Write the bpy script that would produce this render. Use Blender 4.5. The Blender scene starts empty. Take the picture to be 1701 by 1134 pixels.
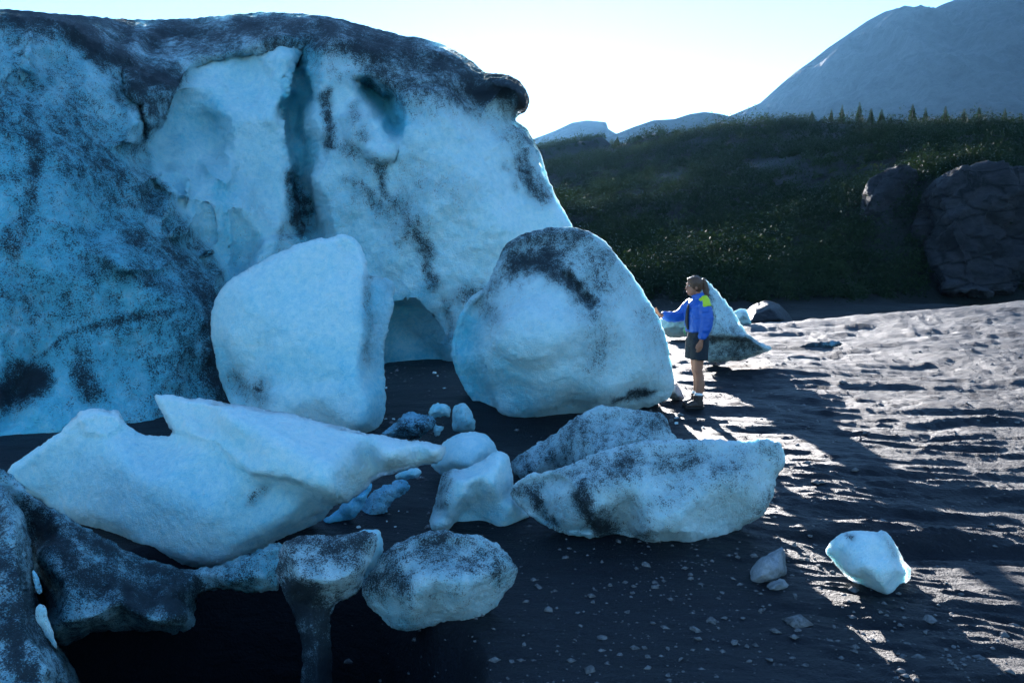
import bpy, bmesh, math, random
import numpy as np
from mathutils import Vector, geometry

random.seed(7); RNG = np.random.default_rng(7)
scene = bpy.context.scene
C = scene.collection

# ------------------------------------------------------------------ camera
F = 1323.0                                   # focal length in pixels of the 1701 px wide photo (28 mm on 36 mm)
HOR = 430.0                                  # eye level in that photo
CAMZ = 2.0
PITCH = math.atan((567.0 - HOR) / F)
cam = bpy.data.cameras.new('camera'); cam_o = bpy.data.objects.new('camera', cam); C.objects.link(cam_o)
cam.lens = 28.0; cam.sensor_width = 36.0; cam.clip_start = 0.05; cam.clip_end = 20000
cam_o.location = (0, 0, CAMZ); cam_o.rotation_euler = (math.pi / 2 - PITCH, 0, 0)
scene.camera = cam_o

def P(px, py, Y):
    """point at forward distance Y (metres) along the line of sight of a place in the photo"""
    px = np.asarray(px, float); py = np.asarray(py, float); Y = np.asarray(Y, float)
    cx = (px - 850.5) / F; cy = -(py - 567.0) / F
    dy = math.cos(PITCH) + cy * math.sin(PITCH); dz = -math.sin(PITCH) + cy * math.cos(PITCH)
    t = Y / dy
    return np.stack([cx * t, Y + 0 * t, CAMZ + dz * t], -1)

# ------------------------------------------------------------------ sky, sun, exposure
sd = Vector(P(869, 197, 1.0)) - Vector((0, 0, CAMZ)); sd.normalize()
SUN_EL = math.radians(10.7); SUN_AZ = math.atan2(sd.x, sd.y)
sd = Vector((math.sin(SUN_AZ) * math.cos(SUN_EL), math.cos(SUN_AZ) * math.cos(SUN_EL), math.sin(SUN_EL)))
world = bpy.data.worlds.new('World'); scene.world = world; world.use_nodes = True
wn = world.node_tree; bg = wn.nodes['Background']
sky = wn.nodes.new('ShaderNodeTexSky'); sky.sky_type = 'NISHITA'; sky.sun_disc = False
sky.sun_elevation = SUN_EL; sky.sun_rotation = SUN_AZ
sky.air_density = 1.0; sky.dust_density = 0.02; sky.ozone_density = 4.0; sky.altitude = 100
wn.links.new(sky.outputs[0], bg.inputs[0]); bg.inputs[1].default_value = 0.05
sun = bpy.data.lights.new('sun', 'SUN'); sun.energy = 2.5; sun.angle = math.radians(0.55); sun.color = (1.0, 0.94, 0.90)
sun_o = bpy.data.objects.new('sun', sun); C.objects.link(sun_o)
sun_o.rotation_euler = (-sd).to_track_quat('-Z', 'Y').to_euler()
vs = scene.view_settings; vs.view_transform = 'Standard'; vs.look = 'None'; vs.gamma = 1.0; vs.use_curve_mapping = False
vs.exposure = 3.3
scene.cycles.max_bounces = 8; scene.cycles.volume_bounces = 0

# ------------------------------------------------------------------ noise and helpers
def _hash(ix, iy, iz):
    h = (ix * 374761393 + iy * 668265263 + iz * 2147483647 + 1013904223) & 0xFFFFFFFF
    h = ((h ^ (h >> 13)) * 1274126177) & 0xFFFFFFFF
    h = (h ^ (h >> 16)) & 0xFFFFFFFF
    return h.astype(np.float64) / 4294967295.0 * 2 - 1
def noise3(p):
    p = np.asarray(p, float); i = np.floor(p).astype(np.int64); f = p - i
    u = f * f * f * (f * (f * 6 - 15) + 10)
    r = 0
    for dx in (0, 1):
        for dy in (0, 1):
            for dz in (0, 1):
                w = (u[..., 0] if dx else 1 - u[..., 0]) * (u[..., 1] if dy else 1 - u[..., 1]) * (u[..., 2] if dz else 1 - u[..., 2])
                r = r + w * _hash(i[..., 0] + dx, i[..., 1] + dy, i[..., 2] + dz)
    return r
def fbm(p, octs=4, gain=0.5, ridged=False):
    p = np.asarray(p, float); r = 0; a = 1.0; s = 0
    for k in range(octs):
        n = noise3(p + 17.3 * k)
        r = r + a * ((1 - 2 * np.abs(n)) if ridged else n); s += a; a *= gain; p = p * 2.03
    return r / s
def smooth(t):
    t = np.clip(t, 0, 1); return t * t * (3 - 2 * t)

def tag(o, label=None, cat=None, group=None, kind=None):
    if label: o['label'] = label
    if cat: o['category'] = cat
    if group: o['group'] = group
    if kind: o['kind'] = kind
    return o
def link(name, me, mat=None, parent=None, smooth_sh=True):
    o = bpy.data.objects.new(name, me); C.objects.link(o)
    if mat is not None and len(me.materials) == 0: me.materials.append(mat)
    if parent is not None: o.parent = parent
    if smooth_sh: me.polygons.foreach_set('use_smooth', np.ones(len(me.polygons), bool))
    return o
def empty(name, loc=(0, 0, 0), rz=0.0):
    o = bpy.data.objects.new(name, None); C.objects.link(o); o.location = loc; o.rotation_euler = (0, 0, rz); return o
def np_mesh(name, V, faces):
    """V (n,3) array, faces (m,k) array"""
    me = bpy.data.meshes.new(name); V = np.asarray(V, np.float32); faces = np.asarray(faces, np.int32)
    k = faces.shape[1]
    me.vertices.add(len(V)); me.vertices.foreach_set('co', V.ravel())
    me.loops.add(faces.size); me.loops.foreach_set('vertex_index', faces.ravel())
    me.polygons.add(len(faces)); me.polygons.foreach_set('loop_start', np.arange(0, faces.size, k, dtype=np.int32))
    me.update(calc_edges=True); me.validate(); return me
def attr(me, name, vals):
    a = me.attributes.new(name, 'FLOAT', 'POINT'); a.data.foreach_set('value', np.asarray(vals, np.float32))
def vnormals(V, Fc):
    n = np.cross(V[Fc[:, 1]] - V[Fc[:, 0]], V[Fc[:, 2]] - V[Fc[:, 0]])
    N = np.stack([sum(np.bincount(Fc[:, k], n[:, a], len(V)) for k in range(Fc.shape[1])) for a in range(3)], -1)
    return N / (np.linalg.norm(N, axis=1, keepdims=True) + 1e-12)
def seg_dist(q, poly, closed=True):
    a = np.asarray(poly, float); b = np.roll(a, -1, 0) if closed else a[1:]
    if not closed: a = a[:-1]
    d = b - a; L = (d ** 2).sum(1) + 1e-9; out = np.full(len(q), 1e9)
    for i in range(len(a)):
        t = np.clip(((q - a[i]) @ d[i]) / L[i], 0, 1)
        out = np.minimum(out, np.hypot(*(q - a[i] - t[:, None] * d[i]).T))
    return out
def in_poly(q, poly):
    r = np.zeros(len(q), bool); a = np.asarray(poly, float); b = np.roll(a, -1, 0)
    for (x0, y0), (x1, y1) in zip(a, b):
        if y0 == y1: continue
        c = (q[:, 1] < y0) != (q[:, 1] < y1)
        r ^= c & (q[:, 0] < (x1 - x0) * (q[:, 1] - y0) / (y1 - y0) + x0)
    return r

# ------------------------------------------------------------------ materials
def new_mat(name):
    m = bpy.data.materials.new(name); m.use_nodes = True; nt = m.node_tree
    b = nt.nodes['Principled BSDF']; return m, nt, b
def N(nt, t, **kw):
    n = nt.nodes.new(t)
    for k, v in kw.items():
        if k in n.inputs: n.inputs[k].default_value = v
        else: setattr(n, k, v)
    return n
def noise_n(nt, vec, scale, detail=4, rough=0.6, dist=0.0):
    n = N(nt, 'ShaderNodeTexNoise'); n.inputs['Scale'].default_value = scale; n.inputs['Detail'].default_value = detail
    n.inputs['Roughness'].default_value = rough; n.inputs['Distortion'].default_value = dist
    if vec is not None: nt.links.new(vec, n.inputs['Vector'])
    return n.outputs['Fac']
def math_n(nt, op, a, b=None, c=None, clamp=False):
    n = N(nt, 'ShaderNodeMath'); n.operation = op; n.use_clamp = clamp
    for i, v in enumerate((a, b, c)):
        if v is None: continue
        if isinstance(v, (int, float)): n.inputs[i].default_value = v
        else: nt.links.new(v, n.inputs[i])
    return n.outputs[0]
def ramp(nt, fac, lo, hi):
    n = N(nt, 'ShaderNodeMapRange'); n.interpolation_type = 'SMOOTHSTEP'
    nt.links.new(fac, n.inputs[0]); n.inputs[1].default_value = lo; n.inputs[2].default_value = hi
    return n.outputs[0]
def mix_c(nt, fac, a, b):
    n = N(nt, 'ShaderNodeMix'); n.data_type = 'RGBA'
    if isinstance(fac, (int, float)): n.inputs[0].default_value = fac
    else: nt.links.new(fac, n.inputs[0])
    for i, v in ((6, a), (7, b)):
        if isinstance(v, tuple): n.inputs[i].default_value = v + (1,)
        else: nt.links.new(v, n.inputs[i])
    return n.outputs[2]
def bump_n(nt, h, strength, dist):
    n = N(nt, 'ShaderNodeBump'); n.inputs['Strength'].default_value = strength; n.inputs['Distance'].default_value = dist
    nt.links.new(h, n.inputs['Height']); return n.outputs[0]
def attr_n(nt, name):
    n = N(nt, 'ShaderNodeAttribute'); n.attribute_name = name; return n.outputs['Fac']
def pos_n(nt):
    return N(nt, 'ShaderNodeNewGeometry').outputs['Position']

def ice_material(name, grain, white, blue, dirtcol=(0.011, 0.015, 0.020), sss=0.6, rough=0.38, bstr=0.5, radius=(0.03, 0.035, 0.04)):
    """grain: dirt grains per metre; attributes dirt and blue drive the soil cover and the dense bubble-free ice"""
    m, nt, b = new_mat(name); pos = pos_n(nt)
    big = noise_n(nt, pos, 1.3, 5, 0.6); mid = noise_n(nt, pos, grain * 0.16, 4, 0.65); mpv = N(nt, 'ShaderNodeMapping'); mpv.inputs['Scale'].default_value = (1, 1, 0.33); mpv.inputs['Rotation'].default_value = (0.25, 0.35, 0); nt.links.new(pos, mpv.inputs['Vector']); strk = noise_n(nt, mpv.outputs[0], grain * 0.11, 5, 0.7); fine = noise_n(nt, pos, grain, 3, 0.7); cell = noise_n(nt, pos, grain * 0.5, 2, 0.5)
    dirt = attr_n(nt, 'dirt'); bl = attr_n(nt, 'blue')
    # soil: grainy threshold
    thr = math_n(nt, 'ADD', math_n(nt, 'MULTIPLY', fine, 0.56), math_n(nt, 'ADD', math_n(nt, 'MULTIPLY', mid, 0.22), math_n(nt, 'MULTIPLY', strk, 0.26)))
    lvl = math_n(nt, 'MULTIPLY_ADD', dirt, 0.30, math_n(nt, 'MULTIPLY_ADD', big, 0.14, 0.30))
    mask = math_n(nt, 'MULTIPLY', ramp(nt, math_n(nt, 'SUBTRACT', lvl, thr), -0.04, 0.09), 0.92)
    bfac = math_n(nt, 'ADD', bl, math_n(nt, 'ADD', math_n(nt, 'MULTIPLY', math_n(nt, 'SUBTRACT', mid, 0.5), 1.3), math_n(nt, 'MULTIPLY', math_n(nt, 'SUBTRACT', fine, 0.5), 1.3)), clamp=True)
    col = mix_c(nt, bfac, white, blue)
    film = mix_c(nt, math_n(nt, 'MULTIPLY', dirt, 0.85, clamp=True), col, (0.05, 0.11, 0.14))
    nt.links.new(film, b.inputs['Base Color'])
    b.inputs['Subsurface Weight'].default_value = sss
    b.inputs['Subsurface Radius'].default_value = radius; b.inputs['Subsurface Scale'].default_value = 1.0
    b.inputs['Roughness'].default_value = rough; b.inputs['IOR'].default_value = 1.31
    h = math_n(nt, 'ADD', math_n(nt, 'MULTIPLY', cell, 0.7), math_n(nt, 'ADD', fine, math_n(nt, 'MULTIPLY', mid, 1.5)))
    nt.links.new(bump_n(nt, h, bstr, 2.6 / grain), b.inputs['Normal'])
    d = N(nt, 'ShaderNodeBsdfPrincipled'); d.inputs['Base Color'].default_value = dirtcol + (1,); d.inputs['Roughness'].default_value = 0.8; d.inputs['Specular IOR Level'].default_value = 0.15
    nt.links.new(bump_n(nt, fine, 0.6, 2.0 / grain), d.inputs['Normal'])
    mx = N(nt, 'ShaderNodeMixShader'); nt.links.new(mask, mx.inputs[0]); nt.links.new(b.outputs[0], mx.inputs[1]); nt.links.new(d.outputs[0], mx.inputs[2])
    nt.links.new(mx.outputs[0], nt.nodes['Material Output'].inputs['Surface'])
    return m
WHITE = (0.73, 0.96, 0.97); BLUE = (0.16, 0.66, 0.80)
M = {}
M['glacier'] = ice_material('glacier_ice', 60, WHITE, BLUE, sss=0.75, bstr=0.8, radius=(0.07, 0.08, 0.09))
M['block'] = ice_material('block_ice', 85, WHITE, BLUE, sss=0.85, bstr=0.9, radius=(0.06, 0.066, 0.07))
M['near'] = ice_material('near_ice', 120, WHITE, BLUE, sss=0.85, bstr=0.9, radius=(0.04, 0.044, 0.047))
M['clear'] = ice_material('clear_ice', 60, (0.4, 0.72, 0.85), (0.12, 0.5, 0.72), sss=0.5, rough=0.22, bstr=0.6)

def silt_material():
    m, nt, b = new_mat('silt'); pos = pos_n(nt)
    mp = N(nt, 'ShaderNodeMapping'); mp.inputs['Rotation'].default_value = (0, 0, math.radians(-14)); mp.inputs['Scale'].default_value = (0.35, 1.0, 1.0)
    nt.links.new(pos, mp.inputs['Vector']); sv = mp.outputs[0]
    n1 = noise_n(nt, sv, 5, 6, 0.65); n2 = noise_n(nt, pos, 45, 4, 0.7); n3 = noise_n(nt, pos, 0.7, 4, 0.6)
    col = mix_c(nt, n1, (0.0034, 0.0045, 0.0070), (0.018, 0.021, 0.029))
    col = mix_c(nt, ramp(nt, n2, 0.58, 0.75), col, (0.034, 0.040, 0.054))
    col = mix_c(nt, math_n(nt, 'MULTIPLY', ramp(nt, n3, 0.4, 0.7), 0.5), col, (0.008, 0.0095, 0.013))
    nt.links.new(col, b.inputs['Base Color']); 
    rr = N(nt, 'ShaderNodeMapRange'); nt.links.new(n3, rr.inputs[0]); rr.inputs[3].default_value = 0.7; rr.inputs[4].default_value = 0.42; b.inputs['Specular IOR Level'].default_value = 0.2
    nt.links.new(rr.outputs[0], b.inputs['Roughness'])
    h = math_n(nt, 'ADD', math_n(nt, 'MULTIPLY', n1, 1.6), math_n(nt, 'MULTIPLY', n2, 0.5))
    nt.links.new(bump_n(nt, h, 1.0, 0.05), b.inputs['Normal'])
    return m
M['silt'] = silt_material()
def rock_material(name, c0, c1, scale, bd, rough=0.8, strata=False):
    m, nt, b = new_mat(name); pos = pos_n(nt)
    if strata:
        mp = N(nt, 'ShaderNodeMapping'); mp.inputs['Rotation'].default_value = (0.3, 0.5, 0.2); mp.inputs['Scale'].default_value = (0.4, 1, 1.3)
        nt.links.new(pos, mp.inputs['Vector']); pos = mp.outputs[0]
    n1 = noise_n(nt, pos, scale, 8, 0.7, 0.6); n2 = noise_n(nt, pos, scale * 9, 5, 0.7)
    if strata:
        vo = N(nt, 'ShaderNodeTexVoronoi'); vo.feature = 'DISTANCE_TO_EDGE'; vo.inputs['Scale'].default_value = 0.55; nt.links.new(pos, vo.inputs['Vector'])
        n1 = math_n(nt, 'MULTIPLY', n1, ramp(nt, vo.outputs['Distance'], -0.12, 0.10))
    nt.links.new(mix_c(nt, ramp(nt, math_n(nt, 'ADD', math_n(nt, 'MULTIPLY', n1, 0.7), math_n(nt, 'MULTIPLY', n2, 0.3)), 0.35, 0.68), c0, c1), b.inputs['Base Color'])
    b.inputs['Roughness'].default_value = rough; b.inputs['Specular IOR Level'].default_value = 0.12
    nt.links.new(bump_n(nt, math_n(nt, 'ADD', n1, math_n(nt, 'MULTIPLY', n2, 0.35)), 0.9, bd), b.inputs['Normal'])
    return m
M['rock'] = rock_material('grey_rock', (0.16, 0.18, 0.19), (0.38, 0.40, 0.41), 9, 0.03)
M['stone'] = rock_material('pale_stone', (0.07, 0.072, 0.075), (0.24, 0.24, 0.24), 30, 0.01)
M['cliff'] = rock_material('cliff_rock', (0.008, 0.010, 0.013), (0.034, 0.038, 0.045), 0.35, 0.5, strata=True)
M['hill'] = rock_material('hill_soil', (0.005, 0.008, 0.007), (0.014, 0.017, 0.018), 0.25, 0.5)
M['mountain'] = rock_material('mountain_rock', (0.012, 0.018, 0.024), (0.042, 0.047, 0.056), 0.006, 25)
def leaf_material(name, a, b_, scale):
    m, nt, b = new_mat(name); pos = pos_n(nt)
    tone = math_n(nt, 'ADD', math_n(nt, 'MULTIPLY', ramp(nt, noise_n(nt, pos, scale, 3), 0.3, 0.7), 0.5), math_n(nt, 'MULTIPLY', attr_n(nt, 'tone'), 0.6), clamp=True)
    nt.links.new(mix_c(nt, tone, a, b_), b.inputs['Base Color'])
    b.inputs['Roughness'].default_value = 0.7; b.inputs['Specular IOR Level'].default_value = 0.06
    t = N(nt, 'ShaderNodeBsdfTranslucent'); t.inputs[0].default_value = (b_[0] * 1.6, b_[1] * 1.6, b_[2], 1)
    mx = N(nt, 'ShaderNodeMixShader'); mx.inputs[0].default_value = 0.15
    nt.links.new(b.outputs[0], mx.inputs[1]); nt.links.new(t.outputs[0], mx.inputs[2]); nt.links.new(mx.outputs[0], nt.nodes['Material Output'].inputs['Surface'])
    return m
M['shrub'] = leaf_material('shrub_leaf', (0.005, 0.014, 0.008), (0.018, 0.034, 0.012), 0.12)
M['needle'] = leaf_material('needle_leaf', (0.012, 0.03, 0.013), (0.035, 0.06, 0.025), 0.6)
def plain(name, col, rough=0.7, var=0.15, scale=40, bump=0.2, sss=0.0):
    m, nt, b = new_mat(name); pos = pos_n(nt); n = noise_n(nt, pos, scale, 4, 0.6)
    d = tuple(c * (1 - var) for c in col); e = tuple(min(1, c * (1 + var)) for c in col)
    nt.links.new(mix_c(nt, n, d, e), b.inputs['Base Color']); b.inputs['Roughness'].default_value = rough
    b.inputs['Subsurface Weight'].default_value = sss; b.inputs['Subsurface Radius'].default_value = (0.01, 0.004, 0.002)
    nt.links.new(bump_n(nt, n, bump, 0.01), b.inputs['Normal']); return m
M['bark'] = plain('bark', (0.06, 0.045, 0.035), 0.9)
# ------------------------------------------------------------------ relief sculptor: a solid body whose front follows facets set in metres
def densify(poly, step, jit, seed):
    r = np.random.default_rng(seed); a = np.asarray(poly, float)
    # one corner-cutting pass keeps facets but softens the tracing
    b = np.roll(a, -1, 0); q = np.empty((len(a) * 2, 2)); q[0::2] = a * 0.82 + b * 0.18; q[1::2] = a * 0.18 + b * 0.82
    out = []
    for i in range(len(q)):
        p0 = q[i]; p1 = q[(i + 1) % len(q)]; n = max(1, int(round(np.hypot(*(p1 - p0)) / step)))
        for k in range(n): out.append(p0 + (p1 - p0) * k / n)
    out = np.array(out); s = np.arange(len(out)) * step
    k = np.stack([s / 9.0, s * 0 + seed, s * 0], -1); k2 = k.copy(); k2[:, 1] += 50
    per = np.minimum(1, np.minimum(np.arange(len(out)), len(out) - np.arange(len(out))) / 6.0)
    out[:, 0] += jit * per * fbm(k, 3, 0.7); out[:, 1] += jit * per * fbm(k2, 3, 0.7)
    return out
def lin_interp(ctrl, edges, q):
    """piecewise linear interpolation of ctrl (x,y,value) over its Delaunay triangles"""
    pts = [Vector((c[0], c[1])) for c in ctrl]
    vs_, _, fs, orig, _, _ = geometry.delaunay_2d_cdt(pts, edges, [], 0, 1e-4)
    val = []
    for i, v in enumerate(vs_):
        if orig[i]: val.append(ctrl[orig[i][0]][2])
        else:                                                     # crossing of two creases
            j = min(range(len(ctrl)), key=lambda k: (ctrl[k][0] - v.x) ** 2 + (ctrl[k][1] - v.y) ** 2); val.append(ctrl[j][2])
    vv = np.array([(v.x, v.y) for v in vs_]); val = np.array(val); out = np.full(len(q), np.nan)
    for f in fs:
        a, b, c = vv[list(f)]; va, vb, vc = val[list(f)]
        d = (b[0] - a[0]) * (c[1] - a[1]) - (c[0] - a[0]) * (b[1] - a[1])
        if abs(d) < 1e-9: continue
        lo = np.minimum(np.minimum(a, b), c); hi = np.maximum(np.maximum(a, b), c)
        m = np.where((q[:, 0] >= lo[0] - .01) & (q[:, 0] <= hi[0] + .01) & (q[:, 1] >= lo[1] - .01) & (q[:, 1] <= hi[1] + .01))[0]
        if not len(m): continue
        x = q[m]
        u = ((x[:, 0] - a[0]) * (c[1] - a[1]) - (c[0] - a[0]) * (x[:, 1] - a[1])) / d
        w = ((b[0] - a[0]) * (x[:, 1] - a[1]) - (x[:, 0] - a[0]) * (b[1] - a[1])) / d
        k = (u >= -1e-6) & (w >= -1e-6) & (u + w <= 1 + 1e-6); out[m[k]] = va + u[k] * (vb - va) + w[k] * (vc - va)
    bad = np.where(np.isnan(out))[0]
    for i in bad:
        j = np.argmin(((np.array([c[:2] for c in ctrl]) - q[i]) ** 2).sum(1)); out[i] = ctrl[j][2]
    return out
def strokes_at(q, strokes, base, soft=True):
    q3 = np.column_stack([q, np.zeros(len(q))]); wx = lambda k, o: fbm(q3 / k + o, 3, 0.6)
    free = 1 - (0.65 * fbm(q3 / 26.0 + 71, 4, 0.65))               # patchy strength
    v = base * free
    for pts, w, s in strokes:
        if w < 20 and soft: w, s = w * 1.1, s * 0.82
        m = 0.9 * w + 4
        qq = q + m * np.stack([wx(2.2 * w + 8, 3.1), wx(2.2 * w + 8, 41.7)], -1)
        d = seg_dist(qq, pts, False)
        v = np.maximum(v, base * free + (s - base) * np.exp(-(d / (1.35 * w)) ** 2) * (0.55 + 0.5 * free))
    return np.clip(v, 0, 1.6)
def relief(name, mat, outline, front, depth, thick, step=3.5, edge=22, bevel=0.25, back_edge=70, blur=8, jit=1.6,
           amps=((1.2, 0.05), (5, 0.016), (20, 0.012)), creases=(), dirt=0.0, dirts=(), blue=0.25, blues=(), seed=1, parent=None, pockets=(), terrace=None, clean=None):
    """outline: photo places (x,y[,Y]); front: photo places (x,y,Y) on the visible faces; depth: default Y of the rim's front;
       bevel: how far the rim turns back; thick: body behind the rim, all in metres"""
    ol = [(p[0], p[1]) for p in outline]; od = [p[2] if len(p) > 2 else depth for p in outline]
    D = densify(ol, step, jit, seed)
    lo = D.min(0); hi = D.max(0); gx, gy = np.meshgrid(np.arange(lo[0], hi[0], step), np.arange(lo[1], hi[1], step * 0.87))
    gx = gx + (np.arange(gx.shape[0]) % 2)[:, None] * step * 0.5
    G = np.stack([gx.ravel(), gy.ravel()], -1) + RNG.uniform(-.18, .18, (gx.size, 2)) * step
    G = G[in_poly(G, D)]; G = G[seg_dist(G, D) > step * 0.6]
    pts = [Vector(p) for p in np.vstack([D, G])]; n = len(D)
    vv, _, ff, _, _, _ = geometry.delaunay_2d_cdt(pts, [(i, (i + 1) % n) for i in range(n)], [list(range(n))], 1, 1e-5)
    q = np.array([(v.x, v.y) for v in vv]); T = np.array([f for f in ff if len(f) == 3], int)
    dist = seg_dist(q, D); bnd = dist < 1e-3
    ctrl = [(x, y, d) for (x, y), d in zip(ol, od)] + [tuple(f) for f in front]
    m = len(ol); edges = [(m + a, m + b) for a, b in creases]
    Yf = lin_interp(ctrl, edges, q)
    E = np.vstack([T[:, [0, 1]], T[:, [1, 2]], T[:, [2, 0]]]); E = np.unique(np.sort(E, 1), axis=0)
    deg = np.bincount(E.ravel(), minlength=len(q)).astype(float)
    def lap(v, it):
        for _ in range(it):
            s = np.bincount(E[:, 0], v[E[:, 1]], len(q)) + np.bincount(E[:, 1], v[E[:, 0]], len(q)); v = 0.5 * v + 0.5 * s / deg
        return v
    Yf = lap(Yf, blur)
    wq = q + 3.0 * np.stack([fbm(np.column_stack([q / 14.0, q[:, :1] * 0 + 5]), 3), fbm(np.column_stack([q / 14.0, q[:, :1] * 0 + 55]), 3)], -1)
    for pk in pockets:                                               # crisp-edged steps: polygon, depth, edge width, optional soft side and its width
        poly, dep, ew = pk[:3]; ins = in_poly(wq, poly); wgt = np.where(ins, smooth(seg_dist(wq, poly) / ew), 0.0)
        if len(pk) > 3: wgt = wgt * smooth(seg_dist(wq, pk[3], False) / pk[4])
        Yf = Yf + dep * wgt
    if pockets: Yf = lap(Yf, 1)
    prof = lambda t: np.sqrt(np.clip(1 - (1 - np.clip(t, 0, 1)) ** 2, 0, 1))
    front_Y0 = Yf + bevel * (1 - prof(dist / edge)); Ys = lap(front_Y0, 20)                                       # rim
    front_Y = Yf + bevel * (1 - prof(dist / edge)) 
    rim = bnd; base = lap(front_Y.copy(), 4); front_Y = np.where(dist < step * 1.5, base, front_Y)
    vn = (q[:, 1] - lo[1]) / (hi[1] - lo[1]); foot = smooth((vn - 0.62) / 0.3)      # the sides and top taper away, the foot stays full
    bp = (1 - foot) * (1 - (1 - np.clip(dist / (2.3 * back_edge), 0, 1)) ** 1.25) + foot * prof(dist / back_edge)
    back_Y = np.maximum(front_Y + 0.01 + 2.0 * np.minimum(dist, back_edge) * front_Y / F, lap(Ys, 60) + thick * bp)
    back_Y = np.where(rim, front_Y, back_Y)
    Vf = P(q[:, 0], q[:, 1], front_Y)
    cen = q.mean(0)
    qb = q                                                           # the body's far side
    Vb = P(qb[:, 0], qb[:, 1], back_Y)
    inner = np.where(~rim)[0]; mp = np.arange(len(q)); mp[inner] = len(q) + np.arange(len(inner))
    V = np.vstack([Vf, Vb[inner]]); Fc = np.vstack([T, mp[T][:, ::-1]])
    nrm = vnormals(V, Fc)
    if np.dot(nrm[np.argmax(dist)], V[np.argmax(dist)] - np.array([0, 0, CAMZ])) > 0: Fc = Fc[:, ::-1]; nrm = -nrm
    dd = np.concatenate([dist, dist[inner]]); k = np.clip(dd / (1.5 * edge), 0.12, 1.0)       # broad swells die out at the rim
    for fr, am in amps:
        V = V + nrm * (am * (k if am > 0.02 else 1.0) * fbm(V * fr + seed * 3.7, 3))[:, None]
    if terrace:
        t = fbm(V * terrace[0] + 5, 4); V = V + nrm * (terrace[1] * k * (np.floor(t * terrace[2]) + smooth((t * terrace[2]) % 1.0 * 2.5)) / terrace[2])[:, None]
    me = np_mesh(name, V, Fc)
    dv = strokes_at(q, dirts, dirt); bv = strokes_at(q, blues, blue, False)
    if clean:                                                        # a freshly broken hollow: little soil, paler ice
        wc = np.where(in_poly(wq, clean), smooth(seg_dist(wq, clean) / 12.0), 0.0); dv = dv * (1 - 0.62 * wc); bv = bv * (1 - 0.2 * wc)
    attr(me, 'dirt', np.concatenate([dv, dv[inner]])); attr(me, 'blue', np.concatenate([bv, bv[inner]]))
    return link(name, me, mat, parent)
# ------------------------------------------------------------------ the ground
class Surf:
    def __init__(s, pts, c=0.8):
        s.p = np.asarray(pts, float); s.c = c; n = len(s.p)
        A = s.k(s.p[:, :2]); A = np.block([[A - 0.02 * np.eye(n), np.ones((n, 1))], [np.ones((1, n)), np.zeros((1, 1))]])
        s.w = np.linalg.solve(A, np.append(s.p[:, 2], 0))
    def k(s, q):
        d = q[:, None, :] - s.p[None, :, :2]; return np.sqrt((d ** 2).sum(-1) + s.c ** 2)
    def __call__(s, q):
        return np.concatenate([s.k(b) @ s.w[:-1] + s.w[-1] for b in np.array_split(q, max(1, len(q) // 40000))])
gp = [(1170, 679, 10.3), (1120, 672, 10.4), (950, 702, 9.4), (780, 668, 10), (830, 714, 9.2), (700, 602, 15.0), (640, 606, 15.0), (640, 716, 9.0), (700, 735, 8.3),
      (1300, 600, 14.5), (1400, 560, 19), (1270, 538, 22), (1400, 527, 22.5), (1550, 515, 22.5), (1701, 502, 23), (1900, 490, 23), (1150, 548, 22), (1400, 700, 9.7), (1600, 650, 11.2), (1701, 600, 13.2),
      (1701, 700, 9.2), (1701, 850, 6.3), (1500, 800, 7.0), (1350, 850, 6.2), (1150, 925, 5.3), (1450, 985, 4.8), (1300, 975, 4.85), (1100, 1134, 3.8),
      (1400, 1134, 3.75), (1701, 1134, 3.65), (700, 1045, 4.35), (820, 895, 5.8), (750, 1120, 3.95), (660, 862, 6.1), (780, 785, 7.2), (0, 724, 8.9), (100, 717, 9.1),
      (40, 770, 7.7), (-250, 745, 8.5), (1000, 795, 7.0), (1900, 800, 7.0), (1250, 640, 12.0), (1230, 598, 14.0), (560, 1000, 4.6), (900, 620, 13.5)]
pts = [tuple(P(*g)) for g in gp]
for a in range(0, 360, 20):
    r = 34; x, y = r * math.sin(math.radians(a)), r * math.cos(math.radians(a))
    pts.append((x, y, -2.6 if y > 10 else 0.0))
pts += [(0, -3, 0.05), (3, -2, 0.05), (-3, -2, 0.05), (-4, 1, 0.1), (4, 1, 0.05), (0, 1, 0.03), (-16, 8, 0.1), (16, 6, 0.4)]
ground_rbf = Surf(pts)
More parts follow.
